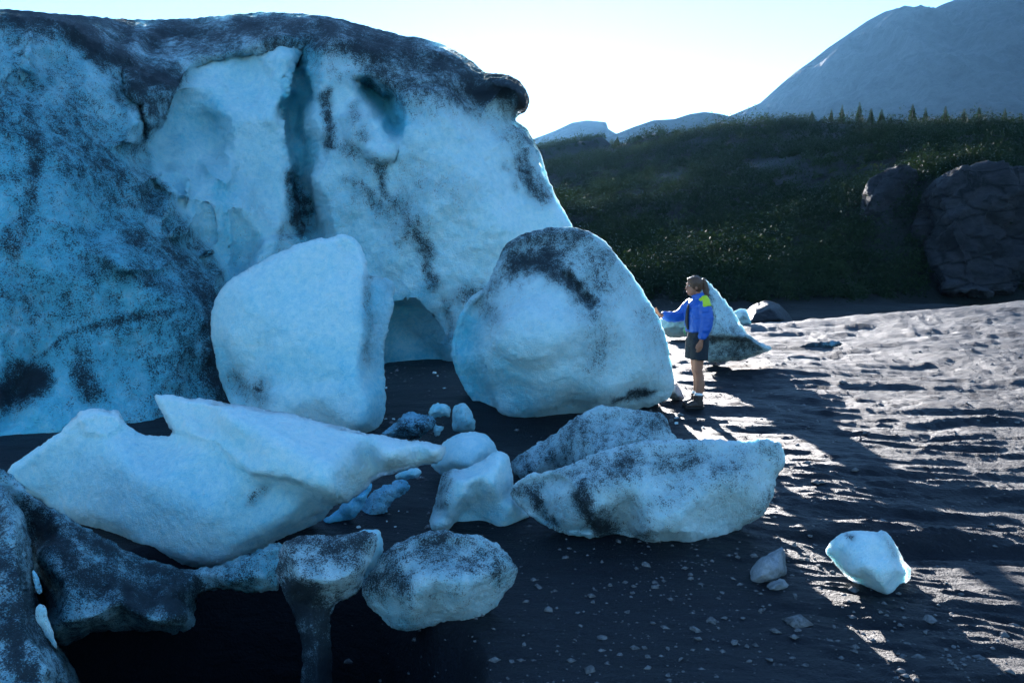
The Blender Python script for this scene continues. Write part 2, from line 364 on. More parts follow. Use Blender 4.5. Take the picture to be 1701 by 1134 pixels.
def ground_z(q):
    q = np.asarray(q, float).reshape(-1, 2); r = np.hypot(q[:, 0], q[:, 1])
    z = ground_rbf(q); f = smooth((r - 26) / 10); z = z * (1 - f) + (-2.6 * smooth((q[:, 1] - 4) / 12)) * f
    x, y = q[:, 0], q[:, 1]
    # melt hollow under the leaning slab, in front of the wall
    px = 850.5 + F * x / np.maximum(y, 0.3)
    e = ((x + 1.75) / 1.15) ** 2 + ((y - 4.35) / 1.15) ** 2
    e2 = ((x + 0.95) / 0.75) ** 2 + ((y - 3.95) / 0.7) ** 2
    z = z - 2.4 * smooth(1.35 - e) - 0.75 * smooth(1.25 - e2)
    # flow ridges in the silt
    a = math.radians(14); u = x * math.cos(a) - y * math.sin(a); v = x * math.sin(a) + y * math.cos(a)
    amt = smooth((x - 0.2 - 0.10 * y) / 2.0) * (1 - smooth((r - 22) / 8)) + 0.30
    zz = np.zeros_like(x)
    st = np.stack([u * 0.55, v * 1.5, x * 0], -1); st[:, 1] += 0.5 * fbm(np.stack([x * .5, y * .5, x * 0 + 9], -1), 3)
    zz += 0.035 * fbm(st, 2, 0.5, True)
    wob = 0.25 * fbm(np.stack([x * .9, y * .9, x * 0 + 21], -1), 2)
    zz += 0.052 * fbm(np.stack([u * 0.65 + wob, (v + wob) * 3.2, x * 0 + 4], -1), 3, 0.5)
    zz += 0.026 * fbm(np.stack([u * 1.9, (v + wob) * 10.5, x * 0 + 7], -1), 3, 0.6)
    zz += 0.010 * fbm(np.stack([u * 6, v * 27, x * 0 + 11], -1), 2, 0.6)
    near = 1 - smooth((r - 60) / 60)
    return z + zz * amt * near + 0.05 * fbm(np.stack([x * .25, y * .25, x * 0 + 2], -1), 2) * near
def build_ground():
    dense = np.radians(np.arange(-39, 39.01, 0.135)); rest = np.radians(np.arange(42, 319, 4.0)); ang = np.concatenate([dense, rest])
    rad = [0.6]
    while rad[-1] < 4600:
        r = rad[-1]; rad.append(r + (max(0.018, 0.00055 * r * r) if r < 26 else max(0.9, r * 0.12)))
    rad = np.array(rad); A, R = np.meshgrid(ang, rad); X = R * np.sin(A); Y = R * np.cos(A)
    V = np.stack([X.ravel(), Y.ravel()], -1); V = np.column_stack([V, ground_z(V)])
    na, nr = len(ang), len(rad); i = np.arange(nr - 1)[:, None] * na; j = np.arange(na)[None]; j2 = (j + 1) % na
    Q = np.stack([i + j, i + j2, i + na + j2, i + na + j], -1).reshape(-1, 4)[:, ::-1]
    me = np_mesh('ground', V, Q); o = link('ground', me, M['silt']); tag(o, kind='structure')
    b = bmesh.new(); b.from_mesh(me); b.verts.ensure_lookup_table(); b.faces.new([b.verts[k] for k in range(na)]); b.to_mesh(me); b.free()
    return o
build_ground()

# ------------------------------------------------------------------ hillside, far hills, mountain
hp = [(840, 262, 400), (880, 255, 390), (940, 242, 360), (1000, 228, 300), (1100, 222, 215), (1200, 214, 175), (1260, 207, 165), (1350, 204, 155), (1500, 212, 150), (1701, 222, 145), (1900, 215, 150), (2200, 195, 150),
      (1100, 540, 42), (1300, 530, 42), (1500, 520, 45), (1701, 505, 50), (2100, 500, 50), (900, 540, 45), (700, 540, 50), (960, 400, 78), (900, 335, 135), (960, 325, 150), (900, 285, 230), (960, 268, 230), (850, 290, 230), (1020, 262, 200), (1100, 430, 64), (1200, 400, 72), (1200, 300, 112),
      (1100, 300, 122), (1350, 430, 60), (1350, 340, 84), (1350, 260, 118), (1500, 480, 57), (1500, 300, 70), (1650, 470, 58), (1650, 285, 68), (1600, 240, 98), (1480, 235, 105), (1750, 240, 95), (1900, 300, 80), (1900, 450, 60),
      (700, 320, 140), (700, 275, 215), (500, 290, 220), (500, 500, 60), (1150, 350, 92), (1280, 290, 108)]
hpt = [tuple(P(*g)) for g in hp]
for x, y, z in [tuple(P(*g)) for g in hp[:12]]: hpt.append((x * 1.35, y * 1.5, z * 0.55)); hpt.append((x * 1.7, y * 2.0, -3))
for x in range(-160, 260, 40): hpt.append((x, 30, -3.0))
hpt += [(-160, 120, -2), (-150, 220, 5), (-150, 420, 5)]
hill_rbf = Surf(hpt, 5.0)
def hill_z(q):
    x, y = q[:, 0], q[:, 1]
    n = fbm(np.stack([x * .05, y * .05, x * 0], -1), 4, 0.55) * 2.2 + fbm(np.stack([x * .3, y * .3, x * 0 + 3], -1), 3, 0.6) * 0.5
    z = hill_rbf(q) + n * smooth((y - 38) / 20) * (1 - 0.6 * smooth((y - 90) / 60))
    crest = np.interp(x / y * F + 850.5, [500, 840, 890, 940, 1000, 1100, 1200, 1260, 1350, 1500, 1701, 1900], [280, 258, 250, 241, 227, 218, 208, 200, 198, 206, 217, 210])   # the ridge slopes down to the left
    lim = P(850.5 + 0 * y, crest, y)[:, 2] + 0.6 * fbm(np.stack([x * .15, y * .15, x * 0 + 8], -1), 3)
    return np.minimum(z, lim)
def build_hill():
    xs = np.arange(-150, 260, 1.5); ys = np.concatenate([np.arange(32, 110, 1.0), np.arange(110, 700, 3.0)])
    X, Y = np.meshgrid(xs, ys); V = np.stack([X.ravel(), Y.ravel()], -1); V = np.column_stack([V, hill_z(V)])
    n = len(xs); i = np.arange(len(ys) - 1)[:, None] * n; j = np.arange(n - 1)[None]
    Q = np.stack([i + j, i + j + 1, i + n + j + 1, i + n + j], -1).reshape(-1, 4)
    o = link('hillside', np_mesh('hillside', V, Q), M['hill']); tag(o, kind='structure')
build_hill()
def to_px(V):
    d = V - np.array([0, 0, CAMZ]); fw = d[:, 1] * math.cos(PITCH) - d[:, 2] * math.sin(PITCH); up = d[:, 1] * math.sin(PITCH) + d[:, 2] * math.cos(PITCH)
    return np.stack([850.5 + F * d[:, 0] / fw, 567 - F * up / fw], -1)
bare = [([(1440, 290), (1480, 280), (1480, 400), (1460, 430)], 14), ([(1560, 320), (1680, 310), (1690, 470), (1560, 470)], 20), ([(1560, 400), (1680, 400)], 26), ([(1090, 300), (1150, 290)], 10), ([(1240, 275), (1330, 270)], 12),
        ([(920, 260), (1010, 245)], 9), ([(910, 300), (940, 320)], 9), ([(985, 370), (960, 385)], 9), ([(1330, 300), (1360, 320)], 12), ([(1330, 400), (1350, 405)], 7), ([(1400, 470), (1440, 460)], 8), ([(1190, 470), (1210, 480)], 6), ([(1200, 265), (1240, 235)], 6)]
def build_shrubs():
    n = 8500; r = RNG
    yy = 38 + (r.random(n * 3) ** 1.7) * 370; xx = r.uniform(-0.12, 0.80, n * 3) * yy
    q = np.stack([xx, yy], -1); q = q[(xx > -20) & (xx < 170)]
    V = np.column_stack([q, hill_z(q)]); px = to_px(V); keep = np.ones(len(V), bool)
    for path, w in bare: keep &= seg_dist(px, path, False) > w * r.uniform(0.6, 1.1, len(V))
    cl = fbm(np.stack([q[:, 0] * .08, q[:, 1] * .08, q[:, 0] * 0 + 5], -1), 3); keep &= cl > r.uniform(-0.55, -0.05, len(V))
    keep &= V[:, 2] > -0.6
    V = V[keep][:n]; m = len(V); L = 150
    R = (0.45 + 1.3 * r.random(m) ** 1.6) * (1 + 0.0015 * V[:, 1]); R = np.where(r.random(m) < 0.14, R * 1.7, R)
    d = r.normal(size=(m, L, 3)); d /= np.linalg.norm(d, axis=-1, keepdims=True); d[..., 2] = np.abs(d[..., 2]) * 1.25
    rr = (0.45 + 0.6 * r.random((m, L, 1)))
    c = V[:, None, :] + d * rr * R[:, None, None]; c[..., 2] -= 0.15
    s = (0.055 + 0.085 * r.random((m, L, 1))) * (1 + 0.006 * V[:, 1])[:, None, None]
    a = r.normal(size=(m, L, 3)); a /= np.linalg.norm(a, axis=-1, keepdims=True); b = np.cross(a, r.normal(size=(m, L, 3))); b /= np.linalg.norm(b, axis=-1, keepdims=True)
    quad = np.stack([c - a * s, c + b * s * .7, c + a * s], -2).reshape(-1, 3)
    o = link('shrub_cover', np_mesh('shrub_cover', quad, np.arange(len(quad)).reshape(-1, 3)), M['shrub'], smooth_sh=False)
    attr(o.data, 'tone', np.repeat(np.clip(r.normal(.35, .35, m) + .5 * fbm(np.column_stack([V[:, :2] * .06, V[:, :1] * 0]), 2), 0, 1.3), L * 3))
    tag(o, 'dense dark green alder shrubs covering the hillside behind the ice', 'shrubs', kind='stuff')
build_shrubs()
def conifer_meshes(seed, h):
    r = np.random.default_rng(seed); qs = []
    for k in range(int(26)):
        t = 0.08 + 0.9 * k / 26; z = h * t; rad = h * 0.20 * (1 - t) ** 0.85 + 0.06
        nb = int(9 - 4 * t); off = r.random() * 6
        for j in range(nb):
            an = off + 6.283 * j / nb + r.normal() * .2; L = rad * r.uniform(.65, 1.15); dr = np.array([math.cos(an), math.sin(an), -0.35 + 0.5 * t]); sd_ = np.array([-math.sin(an), math.cos(an), 0])
            p0 = np.array([0, 0, z]); w = L * 0.30 + 0.03
            for f0, f1 in ((0.1, 0.6), (0.45, 1.0)):
                m = p0 + dr * L * (f0 + f1) / 2 + np.array([0, 0, r.normal() * .03])
                qs.append([p0 + dr * L * f0, m + sd_ * w * (1.1 - f0), p0 + dr * L * f1, m - sd_ * w * (1.1 - f0)])
                qs.append([p0 + dr * L * f0, m + np.array([0, 0, w * .5]), p0 + dr * L * f1, m - np.array([0, 0, w * .6])])
    V = np.array(qs).reshape(-1, 3); crown = np_mesh('crown', V, np.arange(len(V)).reshape(-1, 4)); crown.materials.append(M['needle'])
    b = bmesh.new(); bmesh.ops.create_cone(b, cap_ends=True, segments=7, radius1=h * .022, radius2=h * .004, depth=h)
    bmesh.ops.translate(b, verts=b.verts, vec=(0, 0, h / 2 - 0.1)); tr = bpy.data.meshes.new('trunk'); b.to_mesh(tr); b.free(); tr.materials.append(M['bark'])
    return crown, tr
CON = [conifer_meshes(s, 4.2) for s in (1, 2, 3)]
# trees on the skyline of the ridge: photo x, photo height
for i, (px, hh) in enumerate([(1262, 14), (1366, 17), (1383, 22), (1411, 22), (1430, 15), (1447, 24), (1462, 15), (1497, 25), (1518, 28), (1550, 24), (1580, 24), (1604, 22), (1625, 13), (1646, 20), (1021, 14), (1305, 12), (1335, 13), (1672, 16)]):
    Yr = np.interp(px, [1000, 1100, 1200, 1260, 1350, 1500, 1701], [300, 215, 175, 165, 155, 150, 145])
    ys = np.linspace(Yr - 25, Yr + 15, 60); xs = (px - 850.5) / F * ys * 1.005
    z = hill_z(np.stack([xs, ys], -1)); V = np.stack([xs, ys, z], -1); k = int(np.argmin(to_px(V)[:, 1])); x, y, z = V[k]
    t = empty('spruce_tree', (x, y, z + 0.3), random.uniform(0, 6)); s = hh * 1.4 * y / F / 4.2 * random.uniform(.75, 1.25)
    t.scale = (s * random.uniform(1.0, 1.7), s * random.uniform(1.0, 1.7), s)
    c, tr = CON[i % 3]
    link('crown', c, None, t, False); link('trunk', tr, None, t)
    if px == 1021: tag(t, 'lone small spruce on the low end of the ridge by the distant hills', 'tree', 'spruces on the ridge')
    else: tag(t, 'small spruce standing on the shrubby ridge below the mountain', 'tree', 'spruces on the ridge')

def massif(name, sky_pts, Y, run, back, amp, fr, mat, cols=160, rows=60):
    """mountain: crest line given by photo places at distance Y, slopes falling towards and away from the viewer"""
    sx = np.array([p[0] for p in sky_pts], float); sy = np.array([p[1] for p in sky_pts], float)
    u = np.linspace(sx[0], sx[-1], cols); v = np.interp(u, sx, sy); crest = P(u, v, np.full(cols, float(Y)))
    t = np.concatenate([-np.linspace(1, 0, rows) ** 1.3, np.linspace(0, 1, rows // 2)[1:] ** 1.3])
    V = []
    for k in t:
        f = abs(k); row = crest.copy(); row[:, 1] = crest[:, 1] + (run if k < 0 else back) * k; row[:, 0] = crest[:, 0] * (1 + (run if k < 0 else back) * k * 0.4 / Y)
        top = crest[:, 2]; row[:, 2] = top * (1 - f) ** 0.9 - 12 * f
        V.append(row)
    V = np.array(V); X = V.reshape(-1, 3)
    w = (1 - np.abs(t)) * np.minimum(1, np.abs(t) * 5 + 0.02); w = np.repeat(w, cols) * np.clip(X[:, 2] / 60 + 0.3, 0.1, 1)
    X = X + np.stack([X[:, 0] * 0, X[:, 0] * 0, amp * w * fbm(X * fr * np.array([1.6, 0.7, 1]), 6, 0.55, True)], -1)
    nr = len(t); i = np.arange(nr - 1)[:, None] * cols; j = np.arange(cols - 1)[None]
    Q = np.stack([i + j, i + j + 1, i + cols + j + 1, i + cols + j], -1).reshape(-1, 4)
    o = link(name, np_mesh(name, X, Q), mat); tag(o, kind='structure'); return o
massif('mountain', [(1060, 236), (1150, 222), (1215, 192), (1262, 172), (1300, 138), (1322, 120), (1350, 100), (1375, 80), (1402, 62), (1440, 36), (1470, 20), (1495, 14), (1515, 13), (1537, 23), (1562, 10), (1588, 0), (1630, -14), (1701, -40), (1800, -60), (1950, -110), (2200, -90), (2600, 60), (3000, 250), (3200, 330)],
       2000, 1050, 900, 85, 0.005, M['mountain'], 360, 140)
massif('far_hill', [(700, 255), (860, 240), (905, 224), (925, 216), (950, 204), (975, 200), (1007, 203), (1010, 214), (1040, 232), (1060, 244)], 2600, 500, 400, 14, 0.006, M['mountain'], 110, 30)
massif('low_hill', [(960, 246), (1030, 220), (1050, 212), (1085, 200), (1120, 198), (1145, 190), (1170, 186), (1195, 189), (1225, 197), (1300, 230)], 1500, 350, 300, 10, 0.01, M['mountain'], 120, 30)
# ------------------------------------------------------------------ the glacier front
gl_out = [(-420, 60, 13), (-260, 30, 13.5), (-120, 20, 14), (0, 15, 14.5), (60, 20, 15), (130, 27, 16.5), (200, 31, 18), (285, 33, 19), (340, 28, 19.5), (380, 24, 19.5), (440, 19, 19.5), (500, 22, 19), (540, 27, 18.6), (575, 35, 18.4), (620, 47, 18), (650, 55, 18), (675, 62, 17.8),
          (695, 61, 17.6), (735, 72, 17.4), (760, 85, 17.2), (790, 105, 17), (806, 119, 16.8), (815, 121, 16.5), (840, 122, 16.4), (862, 132, 16.4), (876, 149, 16.5), (881, 163, 16.5), (879, 178, 16.5), (873, 188, 16.6), (866, 191, 16.7), (860, 194, 16.8), (858, 199, 16.8), (862, 204, 16.8),
          (872, 210, 16.7), (882, 222, 16.6), (890, 236, 16.5), (897, 252, 16.4), (905, 275, 16.4), (912, 300, 16.3), (922, 322, 16.2), (935, 345, 16.1), (943, 362, 16), (955, 385, 16), (952, 440, 16), (935, 520, 16), (920, 628, 15.8), (860, 628, 15.2), (760, 612, 15.2), (640, 612, 15.6), (560, 640, 14.2),
          (470, 660, 13), (385, 690, 11), (360, 704, 10.4), (250, 724, 9.6), (130, 730, 9.15), (60, 734, 9.0), (0, 738, 8.9), (-200, 760, 8.4), (-420, 770, 8.2)]
gl_front = [(0, 27, 13.00), (60, 30, 13.20), (130, 47, 13.50), (195, 82, 13.80), (235, 112, 14.30), (290, 138, 14.40),
            (-300, 200, 11.00), (-300, 500, 9.40), (0, 120, 11.60), (80, 130, 12.20), (52, 80, 12.20), (40, 190, 11.10), (0, 200, 10.70), (100, 250, 11.00), (180, 180, 12.70), (0, 400, 9.80), (120, 400, 10.30), (220, 210, 12.90), (225, 280, 12.30), (280, 390, 11.80), (240, 345, 12.00), (0, 600, 9.25), (150, 600, 9.75), (300, 560, 10.30), (335, 445, 11.70), (362, 480, 11.50), (375, 600, 10.90), (60, 690, 9.05), (250, 690, 9.75),
            (30, 650, 9.45), (90, 560, 9.90), (150, 470, 10.00), (200, 430, 10.15), (320, 500, 10.70),
            (228, 262, 12.60), (248, 300, 12.40), (290, 345, 12.20), (322, 385, 12.10), (352, 425, 12.00), (374, 458, 11.90), (240, 258, 13.60), (264, 300, 13.50), (304, 344, 12.95), (336, 383, 13.23), (365, 422, 13.49), (386, 452, 13.68),
            # lip of the top surface
            (320, 97, 15.60), (400, 82, 15.80), (470, 72, 15.80), (500, 70, 16.20), (525, 78, 15.70), (552, 66, 15.80), (600, 75, 15.90), (650, 105, 15.80), (700, 125, 15.70), (760, 125, 15.90), (800, 150, 16.30),
            # pale hollow
            (300, 200, 14.65), (262, 235, 14.13), (330, 170, 14.78), (350, 140, 14.84), (420, 200, 14.84), (345, 205, 15.10), (300, 300, 13.93), (275, 285, 13.80), (310, 285, 14.00), (320, 320, 13.09), (335, 345, 13.22), (390, 280, 14.58), (400, 340, 13.81), (362, 400, 13.47), (372, 340, 13.56), (390, 440, 13.72), (384, 370, 13.67), (430, 300, 14.71), (450, 200, 14.78), (455, 380, 14.30), (430, 420, 14.08), (385, 200, 14.65), (360, 260, 14.91), (330, 400, 13.18), (350, 430, 13.36),
            # crevice
            (478, 100, 15.25), (474, 160, 15.10), (474, 220, 15.05), (481, 300, 14.95), (500, 380, 14.85), (484, 112, 16.10), (480, 165, 16.25), (480, 220, 16.20), (487, 300, 16.00), (506, 380, 15.55), (498, 85, 16.10), (505, 150, 16.15), (506, 230, 15.95), (505, 300, 15.70), (524, 120, 15.50), (528, 200, 15.35), (524, 300, 15.15), (535, 390, 14.95),
            # middle buttress
            (560, 120, 15.50), (545, 180, 15.50), (560, 250, 15.10), (600, 340, 14.90), (570, 400, 14.95), (640, 400, 14.75), (720, 350, 14.70), (700, 250, 14.90), (730, 180, 15.20), (800, 250, 15.30), (845, 225, 16.00), (820, 350, 15.10), (900, 330, 15.90), (875, 260, 16.10), (760, 450, 14.80), (640, 470, 14.80), (690, 500, 14.75), (850, 450, 15.10), (920, 460, 15.50), (880, 560, 15.20), (780, 560, 14.95),
            (690, 560, 15.90), (660, 545, 15.50), (650, 590, 15.50), (715, 590, 15.80), (728, 545, 15.10), (742, 570, 14.85), (655, 515, 14.85), (685, 525, 15.00),
            # blue pocket
            (622, 148, 16.11), (642, 180, 16.16), (656, 205, 15.99), (600, 140, 15.88), (648, 160, 16.11), (586, 128, 15.50), (618, 122, 15.50), (636, 136, 15.40), (662, 152, 15.30), (668, 190, 15.10), (668, 232, 15.00), (590, 165, 15.50), (618, 188, 15.50), (636, 202, 15.40), (648, 228, 15.20), (636, 255, 14.85), (655, 262, 15.00), (600, 230, 15.10), (668, 260, 14.90),
            # cap rock-like lip over the notch
            (812, 132, 16.10), (842, 138, 15.80), (866, 152, 15.90), (862, 170, 16.00), (822, 165, 16.00), (806, 150, 16.20), (840, 180, 16.40), (800, 185, 16.10), (850, 192, 16.70), (835, 205, 16.20), (860, 215, 16.30)]
gl_dirt = [([(-200, 20), (0, 28), (100, 40), (200, 58), (285, 62), (380, 52), (450, 46), (520, 44), (600, 62), (680, 88), (750, 106), (800, 132)], 34, .80),
           ([(260, 85), (330, 80), (420, 60), (480, 60)], 26, .62), ([(30, 30), (120, 48), (190, 90), (230, 122), (290, 142)], 26, .95), ([(150, 80), (250, 140), (200, 160)], 36, .62), ([(600, 80), (640, 100)], 26, .8), ([(620, 110), (700, 140), (770, 140), (840, 160)], 34, .7), ([(740, 130), (790, 160)], 26, .62),
           ([(812, 132), (855, 145), (872, 168)], 26, 1.0), ([(540, 70), (600, 80), (610, 110)], 14, .7), ([(860, 210), (884, 235), (893, 262)], 18, .72), ([(845, 220), (870, 240)], 16, .5), ([(872, 262), (885, 300), (905, 318)], 15, .75), ([(850, 270), (862, 310)], 6, .6),
           ([(-60, 150), (100, 200), (200, 330), (300, 430), (365, 480), (368, 560)], 120, .56), ([(-100, 480), (100, 500), (250, 560), (300, 640)], 130, .44), ([(-100, 650), (20, 640), (62, 600), (110, 560), (170, 535), (300, 510)], 9, .75), ([(-40, 660), (30, 645), (50, 620)], 28, .98), ([(60, 180), (52, 260), (40, 340), (20, 420)], 22, .68), ([(-20, 290), (60, 300)], 22, .55),
           ([(20, 60), (35, 85)], 16, .65), ([(205, 385), (275, 408), (320, 450), (350, 495)], 22, .7), ([(130, 440), (260, 460), (360, 520)], 34, .6), ([(360, 500), (366, 600), (372, 650)], 22, .8), ([(140, 600), (150, 660)], 22, .7), ([(240, 240), (262, 205), (285, 165), (310, 145)], 13, .85), ([(235, 160), (270, 150), (250, 190)], 22, .7), ([(205, 262), (215, 310), (232, 345)], 12, .6), ([(180, 330), (250, 350)], 30, .6),
           ([(544, 160), (546, 200), (551, 245)], 8, .85), ([(560, 240), (600, 262), (628, 275)], 12, .55), ([(590, 300), (612, 335), (640, 350)], 14, .6), ([(628, 275), (640, 320), (680, 370), (708, 415), (716, 440), (716, 480)], 9, .72), ([(660, 340), (690, 385)], 26, .5), ([(478, 290), (492, 340), (500, 385)], 11, .92), ([(440, 385), (480, 390), (505, 392)], 14, .6), ([(590, 185), (605, 230)], 9, .6), ([(700, 300), (760, 330)], 30, .3), ([(740, 505), (748, 560)], 8, .7), ([(765, 495), (800, 482)], 10, .6), ([(330, 60), (250, 55)], 12, .3)]
gl_blue = [([(500, 90), (492, 160), (494, 240), (500, 330), (515, 390)], 20, .9), ([(612, 145), (640, 168), (655, 205)], 15, 1.2), ([(-100, 200), (100, 300), (300, 560), (100, 640), (-100, 600)], 190, .95), ([(380, 320), (390, 440)], 24, .85), ([(440, 420), (420, 380)], 24, .6), ([(330, 200), (360, 190), (300, 235)], 26, .75), ([(670, 520), (650, 590), (710, 590)], 40, .75), ([(400, 130), (440, 170)], 40, .5), ([(530, 400), (560, 420)], 30, .5), ([(430, 250), (450, 330)], 30, .4)]  # pocket stroke paints the teal of backlight through thin ice as bluer colour
gl_pockets = [
    ([(296, 152), (318, 106), (360, 93), (420, 83), (480, 71), (502, 68), (494, 90), (480, 120), (474, 200), (482, 290), (506, 388), (440, 402), (392, 458), (340, 390), (300, 340), (262, 262), (244, 242), (280, 205)], 0.42, 6),
    ([(504, 66), (490, 90), (480, 120), (476, 160), (473, 200), (477, 240), (482, 290), (492, 330), (505, 370), (517, 398), (556, 398), (545, 350), (535, 300), (528, 250), (528, 200), (534, 150), (540, 110), (535, 72)], 0.7, 5, [(536, 70), (538, 150), (532, 220), (540, 300), (560, 400)], 44),
    ([(586, 132), (600, 129), (616, 130), (630, 139), (640, 150), (652, 153), (658, 165), (657, 180), (663, 205), (663, 230), (655, 224), (648, 208), (640, 194), (625, 185), (610, 181), (597, 166), (589, 146)], 0.5, 5, [(586, 146), (606, 184), (640, 198), (658, 230)], 16),
    ([(560, 192), (610, 184), (640, 194), (657, 228), (662, 250), (655, 266), (630, 273), (600, 262), (575, 240)], -0.28, 8, [(556, 190), (575, 245), (600, 266)], 30),
    ([(200, 112), (240, 118), (300, 138), (319, 146), (292, 172), (277, 210), (243, 242), (240, 215), (236, 180), (215, 165)], -0.5, 6, [(196, 110), (260, 108), (319, 140)], 24),
    ([(222, 171), (233, 180), (239, 215), (241, 248), (205, 244), (188, 228), (200, 200)], -0.35, 5, [(186, 232), (220, 168)], 20),
    ([(250, 292), (268, 279), (292, 274), (313, 280), (323, 293), (318, 312), (321, 336), (300, 329), (278, 326), (260, 309)], -0.42, 5),
    ([(324, 262), (345, 238), (372, 240), (392, 262), (396, 300), (380, 318), (356, 300), (340, 290)], -0.22, 8, [(330, 262), (350, 240)], 20),
    ([(341, 342), (351, 336), (360, 380), (366, 436), (354, 432), (346, 390)], 0.12, 5), ([(371, 330), (379, 330), (383, 400), (384, 446), (376, 440)], 0.10, 4),
    ([(384, 350), (408, 342), (428, 372), (448, 402), (432, 425), (402, 458), (385, 456)], 0.22, 6, [(408, 340), (450, 405)], 34),
    ([(668, 150), (664, 200), (664, 250), (659, 276), (690, 330), (740, 400), (770, 450), (930, 450), (900, 290), (845, 215), (800, 172), (730, 142)], -0.2, 7, [(672, 300), (770, 452), (930, 452), (902, 290), (840, 210)], 90),
    ([(655, 512), (690, 503), (722, 540), (738, 575), (742, 612), (640, 612), (640, 540)], 0.45, 6), ([(28, 90), (50, 30), (58, 70), (54, 120), (36, 130)], -0.3, 5, [(24, 100), (50, 28)], 16),
    ([(150, 420), (250, 395), (300, 430), (280, 455), (190, 460)], -0.2, 10), ([(300, 60), (330, 52), (345, 58), (330, 66)], -0.4, 6)]
g = relief('glacier', M['glacier'], gl_out, gl_front, 16, 9.0, step=4.2, edge=14, bevel=0.5, back_edge=220, blur=5, jit=2.2,
           amps=((0.45, 0.22), (1.3, 0.10), (4, 0.035), (14, 0.03)), dirt=0.10, dirts=gl_dirt, blue=0.16, blues=gl_blue, seed=3, pockets=gl_pockets, clean=[(296, 152), (318, 106), (360, 93), (420, 83), (480, 71), (502, 68), (494, 90), (480, 120), (474, 200), (482, 280), (480, 360), (440, 470), (388, 466), (344, 392), (300, 342), (256, 290), (244, 242), (280, 205)])
tag(g, 'huge wall of blue glacier ice with grey dirty top and a narrow crevice', 'glacier')

# ------------------------------------------------------------------ fallen blocks
o = relief('ice_block', M['block'], [(350, 540), (352, 515), (360, 490), (375, 470), (395, 455), (430, 435), (480, 412), (515, 398), (550, 395), (572, 389), (586, 393), (600, 410), (608, 430), (611, 455), (635, 461, 10.5), (650, 465, 10.6), (657, 475, 10.6), (652, 490, 10.5), (655, 515, 10.4), (650, 530, 10.3), (641, 560, 10.1), (637, 600, 9.9), (641, 640, 9.7), (640, 690, 9.5), (628, 712, 9.3), (610, 722, 9.0), (560, 730, 9.0), (480, 735, 9.0), (410, 705, 9.2), (382, 672, 9.4), (368, 640), (360, 610), (352, 570)],
   [(400, 490, 9.5), (480, 440, 9.6), (575, 402, 9.9), (380, 560, 9.4), (470, 540, 9.15), (598, 415, 9.85), (604, 455, 9.6), (606, 520, 9.25), (601, 580, 9.05), (594, 632, 8.85), (615, 665, 8.8), (612, 700, 8.75), (622, 475, 9.95), (640, 480, 10.3), (624, 560, 9.6), (630, 650, 9.3),
    (440, 636, 9.08), (520, 640, 8.98), (590, 625, 8.9), (440, 652, 8.98), (520, 655, 8.88), (598, 648, 8.8), (440, 715, 8.9), (590, 705, 8.72), (392, 640, 9.6), (405, 620, 9.35), (412, 660, 9.3), (560, 480, 9.4), (540, 600, 8.98)],
   9.8, 1.2, step=3.3, edge=10, bevel=0.16, blur=14, jit=1.4, creases=[(5, 6), (6, 7), (7, 8), (8, 9)], dirt=0.0, dirts=[([(385, 620), (400, 645), (425, 650)], 18, .55), ([(616, 462), (616, 540), (614, 600)], 9, .55), ([(635, 462), (645, 480)], 10, .4), ([(425, 645), (428, 647)], 4, .9)],
   blue=0.20, blues=[([(450, 610), (560, 615), (600, 600)], 26, .5), ([(380, 600), (390, 650)], 26, .6), ([(625, 480), (622, 690)], 18, .7), ([(420, 530), (480, 520)], 40, .32)], seed=11)
tag(o, 'tall smooth pale blue ice block standing against the glacier wall', 'ice block')
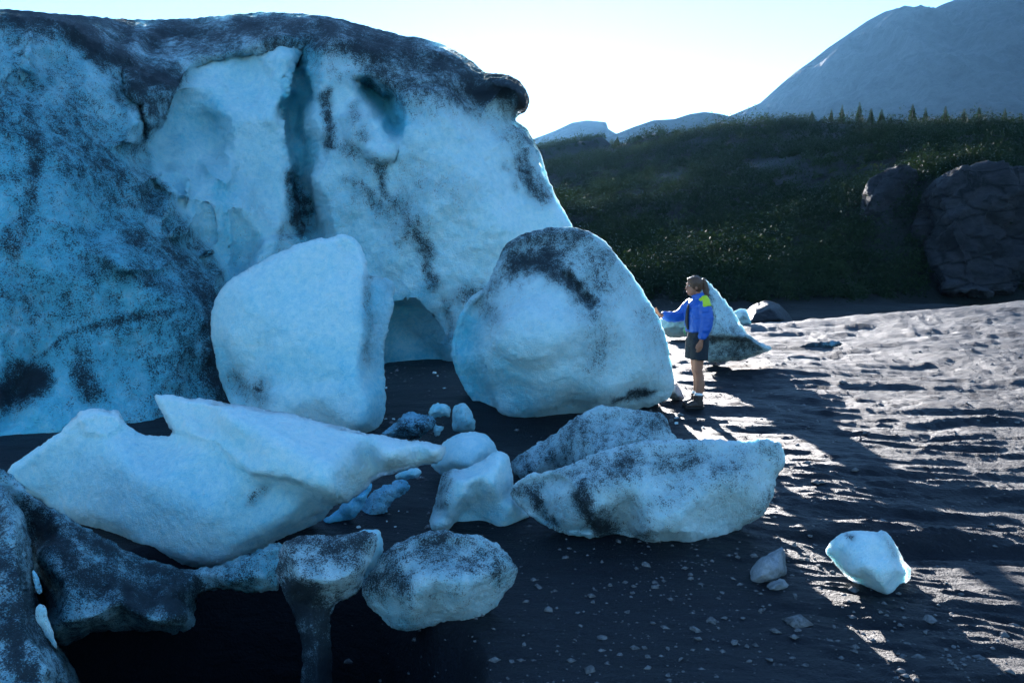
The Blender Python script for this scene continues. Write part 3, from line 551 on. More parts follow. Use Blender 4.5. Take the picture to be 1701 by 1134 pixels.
o = relief('ice_block', M['block'], [(748, 590), (750, 568), (756, 545), (765, 520), (785, 490), (806, 478), (815, 460), (828, 430), (845, 400), (865, 388), (900, 380), (950, 377), (975, 383), (1000, 397), (1030, 430), (1060, 470), (1085, 510), (1100, 540), (1110, 575), (1118, 610), (1121, 640), (1114, 663), (1085, 674), (1040, 684), (990, 692), (935, 698), (893, 702), (862, 712), (845, 710), (832, 702), (808, 690), (782, 662), (758, 622)],
   [(788, 530, 10.0), (770, 570, 10.1), (800, 584, 9.4), (815, 540, 9.3), (850, 500, 9.35), (880, 462, 9.6), (900, 560, 8.95), (870, 600, 9.05), (940, 640, 9.05), (970, 540, 9.05), (1010, 500, 9.35), (1060, 560, 9.45), (1085, 620, 9.5), (850, 650, 9.45), (835, 688, 9.55), (900, 680, 9.35), (1000, 662, 9.25), (880, 415, 9.95), (940, 400, 9.95), (950, 460, 9.6), (975, 490, 9.55), (1000, 440, 9.75), (925, 440, 9.6), (940, 500, 9.2), (810, 500, 9.9), (800, 640, 9.75), (820, 610, 9.3)],
   10.0, 1.5, step=3.3, edge=12, bevel=0.2, blur=45, jit=1.8, creases=[(2, 3), (3, 4), (2, 26), (26, 13)], dirt=0.13,
   dirts=[([(845, 405), (900, 390), (960, 395)], 30, .62), ([(862, 440), (885, 425), (910, 418)], 26, .80), ([(900, 440), (930, 460), (965, 485), (985, 510)], 13, .85), ([(985, 505), (1000, 560), (990, 600)], 22, .45), ([(1020, 666), (1082, 648)], 5, .85), ([(822, 450), (800, 500), (815, 520)], 18, .58), ([(960, 410), (1000, 440), (1000, 490)], 26, .5), ([(1060, 500), (1100, 600)], 22, .3)],
   blue=0.10, blues=[([(765, 540), (765, 600), (800, 660)], 24, .85), ([(830, 640), (870, 690)], 40, .6), ([(900, 660), (960, 670)], 26, .4)], seed=12, pockets=[([(800, 586), (806, 555), (830, 520), (870, 490), (920, 478), (950, 500), (975, 545), (960, 600), (900, 622), (850, 612)], -0.11, 26, [(900, 470), (960, 500), (985, 560), (960, 605)], 60), ([(752, 560), (770, 515), (806, 480), (812, 520), (798, 585), (812, 640), (836, 700), (800, 690), (758, 622)], 0.16, 6), ([(925, 448), (950, 452), (985, 495), (990, 530), (965, 500)], 0.12, 7)])
tag(o, 'big rounded ice block with dark gritty top that the woman is touching', 'ice block')
o = relief('ice_slab', M['near'], [(8, 785), (25, 770), (60, 745), (100, 717), (112, 700), (130, 683), (160, 676), (195, 680), (206, 690), (213, 704), (235, 719), (260, 724), (286, 722), (275, 700), (262, 675), (254, 654), (290, 657), (345, 662), (400, 672), (450, 680), (500, 690), (560, 706), (600, 716), (650, 727), (700, 733), (738, 740), (740, 752), (730, 766), (700, 772), (660, 784), (625, 794), (600, 818), (580, 832), (556, 838), (545, 852), (530, 866), (500, 882), (480, 902), (462, 914), (440, 928), (400, 952), (365, 967), (330, 974), (290, 974), (245, 957), (220, 937), (180, 917), (150, 892), (110, 872), (85, 852), (68, 832), (40, 816), (18, 800)],
   [(300, 690, 5.75), (450, 730, 5.42), (550, 775, 5.2), (650, 752, 5.35), (720, 750, 5.45), (150, 720, 5.85), (200, 760, 5.6), (250, 800, 5.4), (350, 850, 5.25), (300, 935, 5.35), (230, 915, 5.42), (370, 935, 5.35), (100, 790, 5.9), (420, 890, 5.35), (556, 826, 5.15), (520, 806, 5.17), (450, 786, 5.3), (410, 770, 5.4), (545, 838, 5.5), (510, 825, 5.45), (450, 805, 5.45), (405, 800, 5.42), (480, 860, 5.4), (340, 740, 5.6), (120, 850, 5.75), (200, 880, 5.45), (380, 690, 5.55)],
   5.95, 0.75, step=3.3, edge=11, bevel=0.10, back_edge=60, blur=30, jit=1.8, creases=[(14, 15), (15, 16), (16, 17), (18, 19), (19, 20), (20, 21)], amps=((1.2, 0.05), (5, 0.014), (28, 0.009)), dirt=0.0,
   dirts=[([(420, 830), (440, 810)], 8, .45), ([(70, 835), (150, 895), (220, 940)], 6, .6)], pockets=[([(286, 722), (254, 654), (400, 672), (560, 706), (740, 740), (730, 766), (625, 794), (590, 826), (556, 838), (535, 826), (500, 806), (450, 796), (415, 790), (392, 768), (360, 738), (320, 728)], -0.16, 7, [(250, 650), (330, 700), (400, 740)], 60), ([(120, 690), (160, 678), (200, 684), (212, 706), (180, 730), (130, 725)], -0.05, 10)], blue=0.10, blues=[([(60, 800), (200, 800), (330, 820), (380, 790)], 60, .40), ([(200, 850), (350, 870), (450, 880), (480, 840)], 60, .42), ([(60, 780), (90, 800)], 30, .4), ([(230, 950), (350, 965)], 20, .6)], seed=13)
tag(o, 'wide clean pale blue ice slab with a long pointed arm, resting on the dirty ledge', 'ice slab')
o = relief('ice_slab', M['near'], [(849, 822), (852, 805), (862, 795), (885, 788), (920, 780), (950, 770), (985, 755), (1020, 742), (1060, 733), (1110, 729), (1180, 731), (1240, 731), (1275, 728), (1295, 735), (1303, 752), (1300, 775), (1290, 787), (1287, 800), (1283, 830), (1270, 850), (1255, 865), (1235, 875), (1218, 887), (1208, 902), (1203, 916), (1190, 922), (1150, 920), (1120, 924), (1080, 920), (1060, 912), (1045, 907), (1035, 897), (1010, 890), (980, 893), (940, 887), (900, 870), (872, 850)],
   [(1050, 800, 5.42), (1200, 800, 5.42), (1120, 860, 5.25), (930, 820, 5.55), (900, 830, 5.65), (960, 800, 5.4), (975, 840, 5.35), (985, 870, 5.35), (1060, 748, 5.75), (1200, 748, 5.75), (1265, 760, 5.75), (1150, 905, 5.3), (1250, 830, 5.5), (940, 870, 5.55), (1080, 900, 5.3), (1000, 780, 5.55)],
   5.85, 0.8, step=3.3, edge=9, bevel=0.09, back_edge=60, blur=70, jit=2.4, creases=[(5, 6), (6, 7)], amps=((1.6, 0.05), (6, 0.016), (28, 0.012)), dirt=0.30,
   dirts=[([(965, 822), (975, 850), (995, 872), (1010, 880)], 13, 1.0), ([(862, 812), (890, 815)], 10, .75), ([(880, 815), (905, 850), (925, 870)], 6, .85), ([(1000, 775), (1060, 760)], 22, .62), ([(1110, 760), (1240, 770)], 26, .5), ([(1280, 745), (1285, 800), (1250, 850)], 14, .55), ([(1020, 885), (1070, 890)], 8, .8), ([(920, 790), (960, 785)], 12, .62)], blue=0.05, blues=[([(900, 860), (960, 880)], 20, .35)], seed=14, pockets=[([(850, 822), (862, 796), (920, 782), (950, 800), (975, 840), (1000, 888), (940, 886), (900, 869), (872, 850)], 0.10, 6), ([(1040, 896), (1075, 880), (1200, 890), (1206, 916), (1120, 924), (1060, 912)], 0.08, 8)])
tag(o, 'long grey-speckled ice slab lying on dark silt with sunlit right tip', 'ice slab')
o = relief('ice_slab', M['near'], [(850, 780), (850, 763), (880, 745), (920, 720), (950, 697), (975, 681), (995, 673), (1030, 675), (1060, 682), (1090, 683), (1105, 690), (1115, 715), (1124, 728), (1120, 770), (1000, 800), (920, 806), (870, 800)],
   [(900, 760, 6.9), (960, 720, 6.9), (1000, 690, 7.1), (1080, 700, 7.1), (1000, 760, 6.6), (1060, 730, 6.8), (1020, 715, 6.95), (1100, 740, 6.8), (880, 790, 6.8)],
   7.2, 0.7, step=3.5, edge=9, bevel=0.10, back_edge=50, blur=40, jit=2.4, amps=((1.6, 0.05), (6, 0.016), (28, 0.012)), dirt=0.44, dirts=[([(980, 715), (1000, 760)], 30, .6), ([(1060, 700), (1100, 690)], 16, .6), ([(860, 770), (880, 790)], 16, .7)], blue=0.1, seed=15)
tag(o, 'grey dirt-specked ice slab wedged behind the long speckled slab', 'ice slab')
o = relief('ice_boulder', M['near'], [(714, 772), (726, 750), (740, 731), (760, 720), (785, 716), (808, 721), (823, 737), (829, 756), (815, 780), (790, 795), (760, 798), (738, 790), (722, 780)],
   [(770, 740, 6.85), (800, 750, 6.85), (750, 765, 6.8), (780, 775, 6.75)], 7.1, 0.45, step=3.0, edge=20, bevel=0.15, back_edge=40, blur=10, dirt=0.05, blue=0.3, seed=16, amps=((2, 0.03), (8, 0.010), (24, 0.005)))
tag(o, 'small round pale blue ice boulder behind the tip of the pointed arm', 'ice boulder')
o = relief('ice_chunk', M['near'], [(707, 890), (714, 862), (724, 832), (728, 803), (735, 787), (748, 778), (770, 778), (800, 765), (818, 753), (830, 748), (844, 755), (850, 775), (853, 800), (851, 820), (866, 836), (882, 858), (862, 872), (832, 890), (815, 897), (780, 895), (745, 890), (735, 892)],
   [(725, 870, 5.75), (738, 830, 5.72), (752, 795, 5.8), (775, 800, 5.8), (800, 790, 5.85), (832, 765, 6.0), (842, 800, 6.05), (815, 805, 5.8), (850, 840, 5.95), (745, 862, 5.78), (758, 836, 5.78), (775, 820, 5.78), (752, 866, 6.15), (768, 846, 6.15), (790, 828, 6.05), (830, 835, 6.0), (800, 860, 6.15), (835, 868, 6.0), (770, 880, 6.1)],
   6.15, 0.5, step=2.8, edge=9, bevel=0.10, back_edge=40, blur=7, jit=1.6, creases=[(9, 10), (10, 11), (12, 13), (13, 14)], dirt=0.03, dirts=[([(745, 785), (735, 810), (730, 830)], 12, .72)], blue=0.22, blues=[([(770, 860), (840, 860)], 24, .5)], seed=17, amps=((2, 0.025), (8, 0.009), (24, 0.004)))
tag(o, 'saddle-shaped pale ice chunk with a leg and a hollow, between boulder and speckled slab', 'ice chunk')
o = relief('ice_chunk', M['near'], [(598, 978), (610, 955), (625, 935), (640, 915), (660, 900), (700, 885), (735, 879), (760, 882), (800, 890), (830, 905), (850, 930), (860, 946), (850, 970), (835, 990), (822, 1010), (800, 1022), (760, 1031), (720, 1037), (690, 1048), (660, 1046), (640, 1032), (620, 1012), (606, 998)],
   [(650, 935, 4.45), (720, 905, 4.5), (800, 915, 4.5), (640, 985, 4.35), (720, 960, 4.15), (800, 960, 4.2), (690, 1020, 4.2), (770, 1010, 4.2), (835, 945, 4.35), (670, 985, 4.2)],
   4.55, 0.6, step=3.0, edge=10, bevel=0.09, back_edge=60, blur=50, jit=2.6, dirt=0.36, dirts=[([(640, 925), (700, 900), (760, 895)], 22, .62), ([(700, 920), (780, 930), (840, 940)], 26, .5), ([(620, 960), (640, 950), (655, 965)], 18, .8), ([(790, 925), (820, 935)], 14, .7)], blue=0.16, blues=[([(640, 1010), (660, 1040)], 20, .5)], seed=18, amps=((2, 0.03), (8, 0.014), (30, 0.010)))
tag(o, 'gritty rounded ice chunk lying in front of the saddle-shaped one, beside the pit', 'ice chunk')
o = relief('ice_chunk', M['near'], [(456, 955), (462, 918), (472, 898), (500, 887), (560, 890), (600, 881), (622, 884), (630, 900), (618, 930), (606, 950), (600, 976), (578, 992), (560, 1002), (550, 1030), (548, 1060), (553, 1090), (550, 1130), (556, 1180), (490, 1180), (500, 1130), (504, 1090), (498, 1055), (488, 1025), (474, 990)],
   [(480, 925, 4.2), (540, 915, 4.25), (600, 900, 4.3), (500, 960, 4.05), (560, 965, 4.05), (590, 950, 4.12), (520, 990, 4.15), (515, 1005, 4.3), (520, 1050, 4.25), (525, 1100, 4.2), (540, 1010, 4.35), (525, 1150, 4.2)],
   4.35, 0.4, step=3.0, edge=12, bevel=0.12, back_edge=40, blur=8, jit=3.2, dirt=0.40, dirts=[([(480, 905), (560, 905), (600, 895)], 22, .72), ([(462, 930), (490, 915)], 16, .85), ([(480, 985), (560, 1000)], 10, .7), ([(495, 1010), (520, 1060), (515, 1150)], 36, 1.0)], blue=0.08, seed=19, amps=((2, 0.03), (8, 0.012), (24, 0.005)))  # stem stroke carries real dirt plus the pit's shade painted in
tag(o, 'mushroom-shaped dirty ice chunk on a narrow stem rising out of the dark pit', 'ice chunk')
o = relief('ice_chunk', M['near'], [(1372, 915), (1380, 900), (1400, 885), (1425, 880), (1450, 884), (1468, 882), (1482, 895), (1500, 925), (1516, 948), (1510, 967), (1495, 987), (1478, 999), (1455, 992), (1430, 977), (1405, 960), (1393, 942)],
   [(1400, 905, 4.85), (1440, 905, 4.75), (1470, 900, 4.85), (1440, 940, 4.6), (1480, 945, 4.62), (1470, 980, 4.62), (1420, 950, 4.68), (1505, 950, 4.75)],
   4.9, 0.32, step=2.8, edge=12, bevel=0.10, back_edge=30, blur=8, jit=2.0, dirt=0.02, dirts=[([(1405, 893), (1412, 896)], 6, .6), ([(1465, 890), (1495, 920)], 6, .45), ([(1430, 975), (1450, 988)], 8, .45)], blue=0.08, seed=20, amps=((2.5, 0.02), (9, 0.009), (26, 0.005)))
tag(o, 'small lone white ice chunk lying on the sunlit gravel', 'ice chunk')
o = relief('ice_pinnacle', M['block'], [(1160, 480), (1163, 468), (1168, 463), (1179, 470), (1200, 492), (1220, 520), (1240, 551), (1258, 567), (1284, 577), (1276, 584), (1262, 588), (1245, 595), (1215, 600), (1180, 603), (1162, 598), (1164, 560), (1168, 530), (1166, 500)],
   [(1178, 500, 12.9), (1190, 530, 12.8), (1185, 558, 12.7), (1215, 556, 12.7), (1245, 560, 12.8), (1272, 575, 13.0), (1187, 566, 13.0), (1215, 564, 13.0), (1245, 568, 13.05), (1200, 590, 13.15), (1240, 585, 13.15), (1215, 525, 13.0)],
   13.2, 0.7, step=2.2, edge=8, bevel=0.15, back_edge=25, blur=2, jit=1.6, creases=[(2, 3), (3, 4), (4, 5), (6, 7), (7, 8)], dirt=0.36, dirts=[([(1186, 568), (1215, 566), (1248, 570), (1200, 590), (1245, 588)], 12, .72), ([(1165, 468), (1176, 490), (1182, 520)], 5, .75), ([(1225, 530), (1258, 568)], 6, .5)], blue=0.0, seed=21, amps=((2, 0.03), (8, 0.02), (26, 0.010)))
tag(o, 'pointed pale ice pinnacle with a dirty undercut base, standing behind the woman', 'ice pinnacle')

# pieces beyond the rise and small fragments: (name, outline, Y, thickness, dirt, blue, label)
bits = [('ice_fragment', [(1316, 582), (1335, 572), (1360, 568), (1392, 566), (1402, 572), (1372, 581), (1340, 588)], 16.6, .22, .75, .0, 'thin glinting ice remnant lying on the silt right of the pinnacle', 1.8),
        ('ice_block', [(1092, 552), (1096, 530), (1108, 520), (1135, 514), (1158, 512), (1166, 530), (1164, 556), (1120, 562)], 19.5, 1.0, .3, .2, 'pale low ice block in the distance below the woman\'s outstretched arm', 2.5),
        ('ice_block', [(1214, 540), (1217, 518), (1228, 512), (1240, 513), (1245, 524), (1249, 540)], 22.5, 0.6, .3, .1, 'distant low ice lump seen between pinnacle and gravel mound', 2.0),
        ('ice_fragment', [(630, 722), (650, 710), (662, 695), (675, 685), (700, 684), (718, 692), (722, 704), (712, 718), (690, 728), (655, 730)], 8.4, .35, .5, .45, 'jagged crushed ice heap beside the foot of the tall smooth block', 2.5),
        ('ice_fragment', [(710, 688), (716, 674), (728, 669), (748, 675), (751, 688), (735, 694), (720, 693)], 8.9, .2, .05, .5, 'small rounded ice fragment between crushed heap and upright fragment', 2.2),
        ('ice_fragment', [(750, 714), (752, 676), (768, 666), (780, 674), (790, 705), (786, 716), (768, 718)], 8.6, .22, .3, .55, 'small upright speckled ice fragment beside the big rounded block', 2.2),
        ('ice_fragment', [(718, 716), (724, 704), (736, 706), (735, 722), (724, 724)], 8.45, .12, .2, .5, 'tiny ice fragment right of the crushed heap', 2.0),
        ('ice_shard', [(528, 870), (560, 850), (585, 820), (618, 798), (616, 815), (605, 840), (585, 862), (550, 874)], 6.0, .3, .0, .8, 'bright blue ice shard tucked under the pointed arm', 2.4),
        ('ice_fragment', [(592, 860), (606, 835), (625, 812), (650, 800), (672, 796), (682, 808), (665, 825), (645, 838), (640, 858), (620, 878), (600, 874)], 6.25, .18, .35, .6, 'glassy crushed ice patch on the silt below the pointed arm', 2.4),
        ('ice_fragment', [(655, 792), (668, 780), (690, 775), (702, 783), (694, 793), (672, 798)], 6.6, .15, .05, .5, 'rounded little ice fragment under the end of the pointed arm', 2.2),
        ('ice_fragment', [(575, 905), (600, 878), (632, 878), (640, 908), (622, 940), (606, 965), (596, 950)], 4.62, .2, .15, .5, 'pale ice fragment leaning behind the mushroom-shaped chunk', 2.4),
        ('ice_sliver', [(58, 1010), (66, 1002), (76, 1006), (84, 1030), (90, 1055), (97, 1080), (84, 1068), (68, 1045), (58, 1028)], 3.55, .04, .3, .3, 'thin white ice sliver stuck on the dark bank', 2.0),
        ('ice_sliver', [(54, 945), (60, 950), (66, 970), (69, 986), (62, 980), (56, 962)], 3.75, .03, .35, .4, 'tiny ice sliver above the larger one on the dark bank', 1.6)]
for i, (nm, ol, Y, th, di, bl, lab, st) in enumerate(bits):
    a = np.array(ol, float); c = a.mean(0); sz = (a.max(0) - a.min(0)).min(); r = np.random.default_rng(60 + i)
    fr = [(c[0], c[1], Y - th * .5)] + [(c[0] + (p[0] - c[0]) * .6, c[1] + (p[1] - c[1]) * .6, Y - th * r.uniform(.2, .5)) for p in a[::2]]
    k = Y / 6.0
    o = relief(nm, M['clear'] if bl > .55 or di > .3 else M['near'] if Y < 10 else M['block'], ol, fr, Y, th, step=st, edge=sz * .2, bevel=th * .3, back_edge=sz * .5, blur=2, jit=1.5 if 'crush' not in lab else 5,
               amps=((3, 0.02 * k), (10, 0.012 * k), (26, 0.006 * k)) if 'crush' not in lab else ((6, 0.05), (16, 0.03), (34, 0.015)), dirt=di, blue=bl, seed=60 + i)
    tag(o, lab, 'ice', 'ice fragments' if nm == 'ice_fragment' else None)

# ------------------------------------------------------------------ dirty ice under the leaning slab
o = relief('ice_ledge', M['near'], [(-60, 800), (-20, 770), (10, 782), (45, 812), (90, 845), (150, 880), (230, 925), (330, 950), (420, 915), (472, 897), (470, 935), (466, 980), (430, 985), (370, 978), (332, 988), (325, 1012), (322, 1040), (280, 1050), (210, 1046), (155, 1048), (128, 1066), (110, 1088), (88, 1075), (72, 1030), (62, 960), (45, 900), (10, 850)],
   [(40, 840, 4.9), (100, 890, 4.75), (80, 930, 4.5), (110, 980, 4.3), (180, 960, 4.55), (200, 1000, 4.3), (150, 1030, 4.2), (280, 990, 4.5), (300, 1025, 4.3), (380, 965, 4.7), (430, 960, 4.75), (240, 965, 4.7), (130, 930, 4.55), (90, 1040, 4.15), (260, 1035, 4.2)],
   4.9, 1.6, step=3.6, edge=10, bevel=0.2, back_edge=70, blur=5, jit=2.6, dirt=.46, amps=((1.4, 0.04), (5, 0.018), (18, 0.014)),
   dirts=[([(60, 850), (130, 960), (230, 1000), (300, 985)], 26, .85), ([(100, 870), (220, 940), (320, 965)], 12, .9), ([(130, 1040), (280, 1040)], 12, .8), ([(50, 880), (80, 1000)], 10, .85)], blue=.5, blues=[([(440, 930), (440, 970)], 30, .7)], seed=31)
tag(o, 'dark dirt-streaked ice ledge curving under the pointed-arm slab above the pit', 'ice ledge')
o = relief('ice_bank', M['near'], [(-140, 830), (-40, 800), (12, 812), (38, 850), (52, 900), (58, 950), (66, 1005), (84, 1050), (112, 1088), (140, 1140), (165, 1230), (-160, 1260)],
   [(-40, 860, 4.4), (20, 880, 4.1), (30, 950, 3.8), (-40, 980, 3.6), (40, 1040, 3.5), (-20, 1080, 3.3), (80, 1110, 3.3), (60, 1180, 3.1), (-60, 1180, 3.0)],
   4.6, 1.2, step=4, edge=16, bevel=0.3, back_edge=80, blur=3, jit=2.4, dirt=.6, amps=((1.4, 0.07), (5, 0.03), (16, 0.016)), dirts=[([(20, 960), (30, 1060)], 40, .75)], blue=.4, seed=32)
tag(o, 'dark dirty ice bank at the edge of the pit', 'ice bank')

# ------------------------------------------------------------------ rock outcrops on the hill, gravel mound, rocks
def rock(nm, ol, fr, Y, th, lab, mat='rock', st=2.5, cat='rock', amps=((2, .03), (8, .012), (24, .004)), edge=8, bev=.08, be=25, seed=80, blur=1, terr=None):
    o = relief(nm, M[mat], ol, fr, Y, th, step=st, edge=edge, bevel=bev, back_edge=be, blur=blur, jit=1.4, amps=amps, seed=seed, terrace=terr); tag(o, lab, cat); return o
rock('rock_outcrop', [(1520, 500), (1516, 440), (1520, 370), (1532, 320), (1560, 292), (1600, 278), (1650, 276), (1701, 285), (1760, 300), (1850, 330), (1900, 560), (1700, 570), (1600, 560), (1530, 545)],
     [(1535, 400, 60.5), (1560, 330, 61.5), (1620, 310, 61.0), (1580, 380, 58.5), (1640, 380, 59.0), (1660, 330, 60.5), (1610, 440, 57.5), (1570, 480, 57.5), (1690, 420, 59.5), (1690, 480, 57.5), (1780, 400, 59.5), (1640, 490, 56.5)], 64.0, 10, 'big bare grey rock cliff set into the shrubby hillside', 'cliff', 4.5, 'rock cliff', ((.12, 1.6), (.4, .9), (1.3, .45), (3, .2)), 6, 2.0, 60, 81, 2, (.16, 1.2, 4))
rock('rock_outcrop', [(1425, 420), (1428, 340), (1440, 300), (1470, 282), (1500, 276), (1522, 290), (1526, 330), (1515, 400), (1512, 460), (1480, 470), (1445, 450)],
     [(1445, 340, 66.5), (1480, 310, 67.0), (1490, 380, 65.5), (1460, 420, 66.0), (1508, 340, 67.5)], 69, 6, 'narrow dark rock outcrop beside the big grey cliff', 'cliff', 4.5, 'rock cliff', ((.12, 1.2), (.4, .8), (1.3, .4), (3, .18)), 6, 1.5, 40, 82, 2, (.2, 0.9, 3))
rock('gravel_mound', [(1222, 545), (1236, 520), (1252, 505), (1275, 498), (1296, 506), (1312, 524), (1324, 545)], [(1255, 520, 23.3), (1280, 512, 23.5), (1295, 530, 23.2), (1245, 538, 23)], 24.2, 2.0, 'low grey gravel mound beyond the rise beside the hillside shrubs', 'silt', 2.2, 'mound', ((2, .06), (8, .03), (24, .01)), 16, .4, 30, 83)
rock('boulder', [(1243, 968), (1247, 945), (1262, 926), (1285, 915), (1300, 906), (1305, 925), (1307, 952), (1295, 962), (1280, 972), (1260, 978)], [(1270, 930, 4.82), (1298, 920, 4.9), (1290, 945, 4.78), (1262, 958, 4.76), (1285, 960, 4.8)], 4.95, .18, 'grey angular boulder leaning by the end of the long speckled slab', 'rock', 2.4, seed=84)
rock('boulder', [(1270, 983), (1279, 966), (1300, 958), (1313, 976), (1297, 986)], [(1292, 970, 4.72), (1285, 978, 4.7)], 4.78, .08, 'small grey rock in front of the angular boulder', 'rock', 2.0, seed=85, bev=.04)
rock('boulder', [(1483, 532), (1488, 520), (1500, 517), (1512, 521), (1520, 534), (1500, 541)], [(1497, 525, 21.2), (1508, 530, 21.2)], 21.5, .4, 'lone pale boulder on the crest of the silt rise', 'stone', 1.8, seed=86, bev=.15)
rock('boulder', [(1109, 660), (1113, 641), (1124, 637), (1134, 652), (1138, 664), (1122, 668)], [(1120, 650, 10.35), (1128, 658, 10.3)], 10.5, .15, 'dark wet rock at the foot of the touched ice block', 'rock', 1.8, seed=87, bev=.06)
# ------------------------------------------------------------------ the woman
M['skin'] = plain('skin', (0.36, 0.15, 0.085), 0.55, 0.08, 30, 0.05, 0.2)
M['hair'] = plain('brown_hair', (0.085, 0.036, 0.015), 0.45, 0.4, 90, 0.5)
M['jacket'] = plain('blue_nylon', (0.010, 0.10, 0.44), 0.45, 0.12, 14, 0.5)
M['yellow'] = plain('yellow_nylon', (0.55, 0.72, 0.02), 0.45, 0.08, 14, 0.3)
M['shorts'] = plain('dark_green_cotton', (0.012, 0.018, 0.026), 0.9, 0.2, 30, 0.4)
M['boot'] = plain('brown_leather', (0.040, 0.024, 0.018), 0.6, 0.25, 60, 0.3)
M['sole'] = plain('black_rubber', (0.012, 0.012, 0.012), 0.8, 0.2)
M['sock'] = plain('white_wool', (0.75, 0.74, 0.72), 0.9, 0.05)
M['green'] = plain('green_webbing', (0.05, 0.40, 0.16), 0.7, 0.1)
M['black'] = plain('black_nylon', (0.012, 0.012, 0.014), 0.6, 0.2)
M['eye'] = plain('eye_white', (0.5, 0.5, 0.5), 0.2, 0.02); M['lip'] = plain('lip', (0.38, 0.13, 0.11), 0.4, 0.05)
def tube(bm, pts, seg=12):
    """pts: (x,y,z,ra,rb): rings along a path, ra across, rb along the path's front"""
    pts = [(Vector(p[:3]), p[3], p[4] if len(p) > 4 else p[3]) for p in pts]; rings = []
    for i, (c, ra, rb) in enumerate(pts):
        t = (pts[min(i + 1, len(pts) - 1)][0] - pts[max(i - 1, 0)][0]).normalized()
        x = Vector((1, 0, 0)) - t * t.x
        if x.length < 0.35: x = Vector((0, 0, 1)) - t * t.z
        x.normalize(); y = t.cross(x)
        rings.append([bm.verts.new(c + x * rb * math.cos(6.2832 * k / seg) + y * ra * math.sin(6.2832 * k / seg)) for k in range(seg)])
    for a, b in zip(rings[:-1], rings[1:]):
        for k in range(seg): bm.faces.new((a[k], a[(k + 1) % seg], b[(k + 1) % seg], b[k]))
    bm.faces.new(rings[0][::-1]); bm.faces.new(rings[-1])
def ball(bm, c, r, s=(1, 1, 1)):
    q = bmesh.ops.create_icosphere(bm, subdivisions=3, radius=1.0)
    for v in q['verts']: v.co = Vector((c[0] + v.co.x * r * s[0], c[1] + v.co.y * r * s[1], c[2] + v.co.z * r * s[2]))
def remesh(bm, name, vox, sm=4, crinkle=0.0, fr=20):
    me = bpy.data.meshes.new(name); b2 = bm; bmesh.ops.recalc_face_normals(b2, faces=b2.faces); b2.to_mesh(me); b2.free()
    t = bpy.data.objects.new('tmp', me); C.objects.link(t)
    md = t.modifiers.new('r', 'REMESH'); md.mode = 'VOXEL'; md.voxel_size = vox; md.use_smooth_shade = True
    ms = t.modifiers.new('s', 'SMOOTH'); ms.iterations = sm; ms.factor = 0.5
    dg = bpy.context.evaluated_depsgraph_get(); out = bpy.data.meshes.new_from_object(t.evaluated_get(dg)); out.name = name
    bpy.data.objects.remove(t); bpy.data.meshes.remove(me)
    if crinkle:
        co = np.empty(len(out.vertices) * 3, np.float32); out.vertices.foreach_get('co', co); no = np.empty_like(co); out.vertices.foreach_get('normal', no)
        co = co.reshape(-1, 3); no = no.reshape(-1, 3); n = fbm(co * np.array([fr, fr, fr * 1.8]), 3, .5, True); out.vertices.foreach_set('co', (co + no * (crinkle * n)[:, None]).astype(np.float32).ravel()); out.update()
    return out
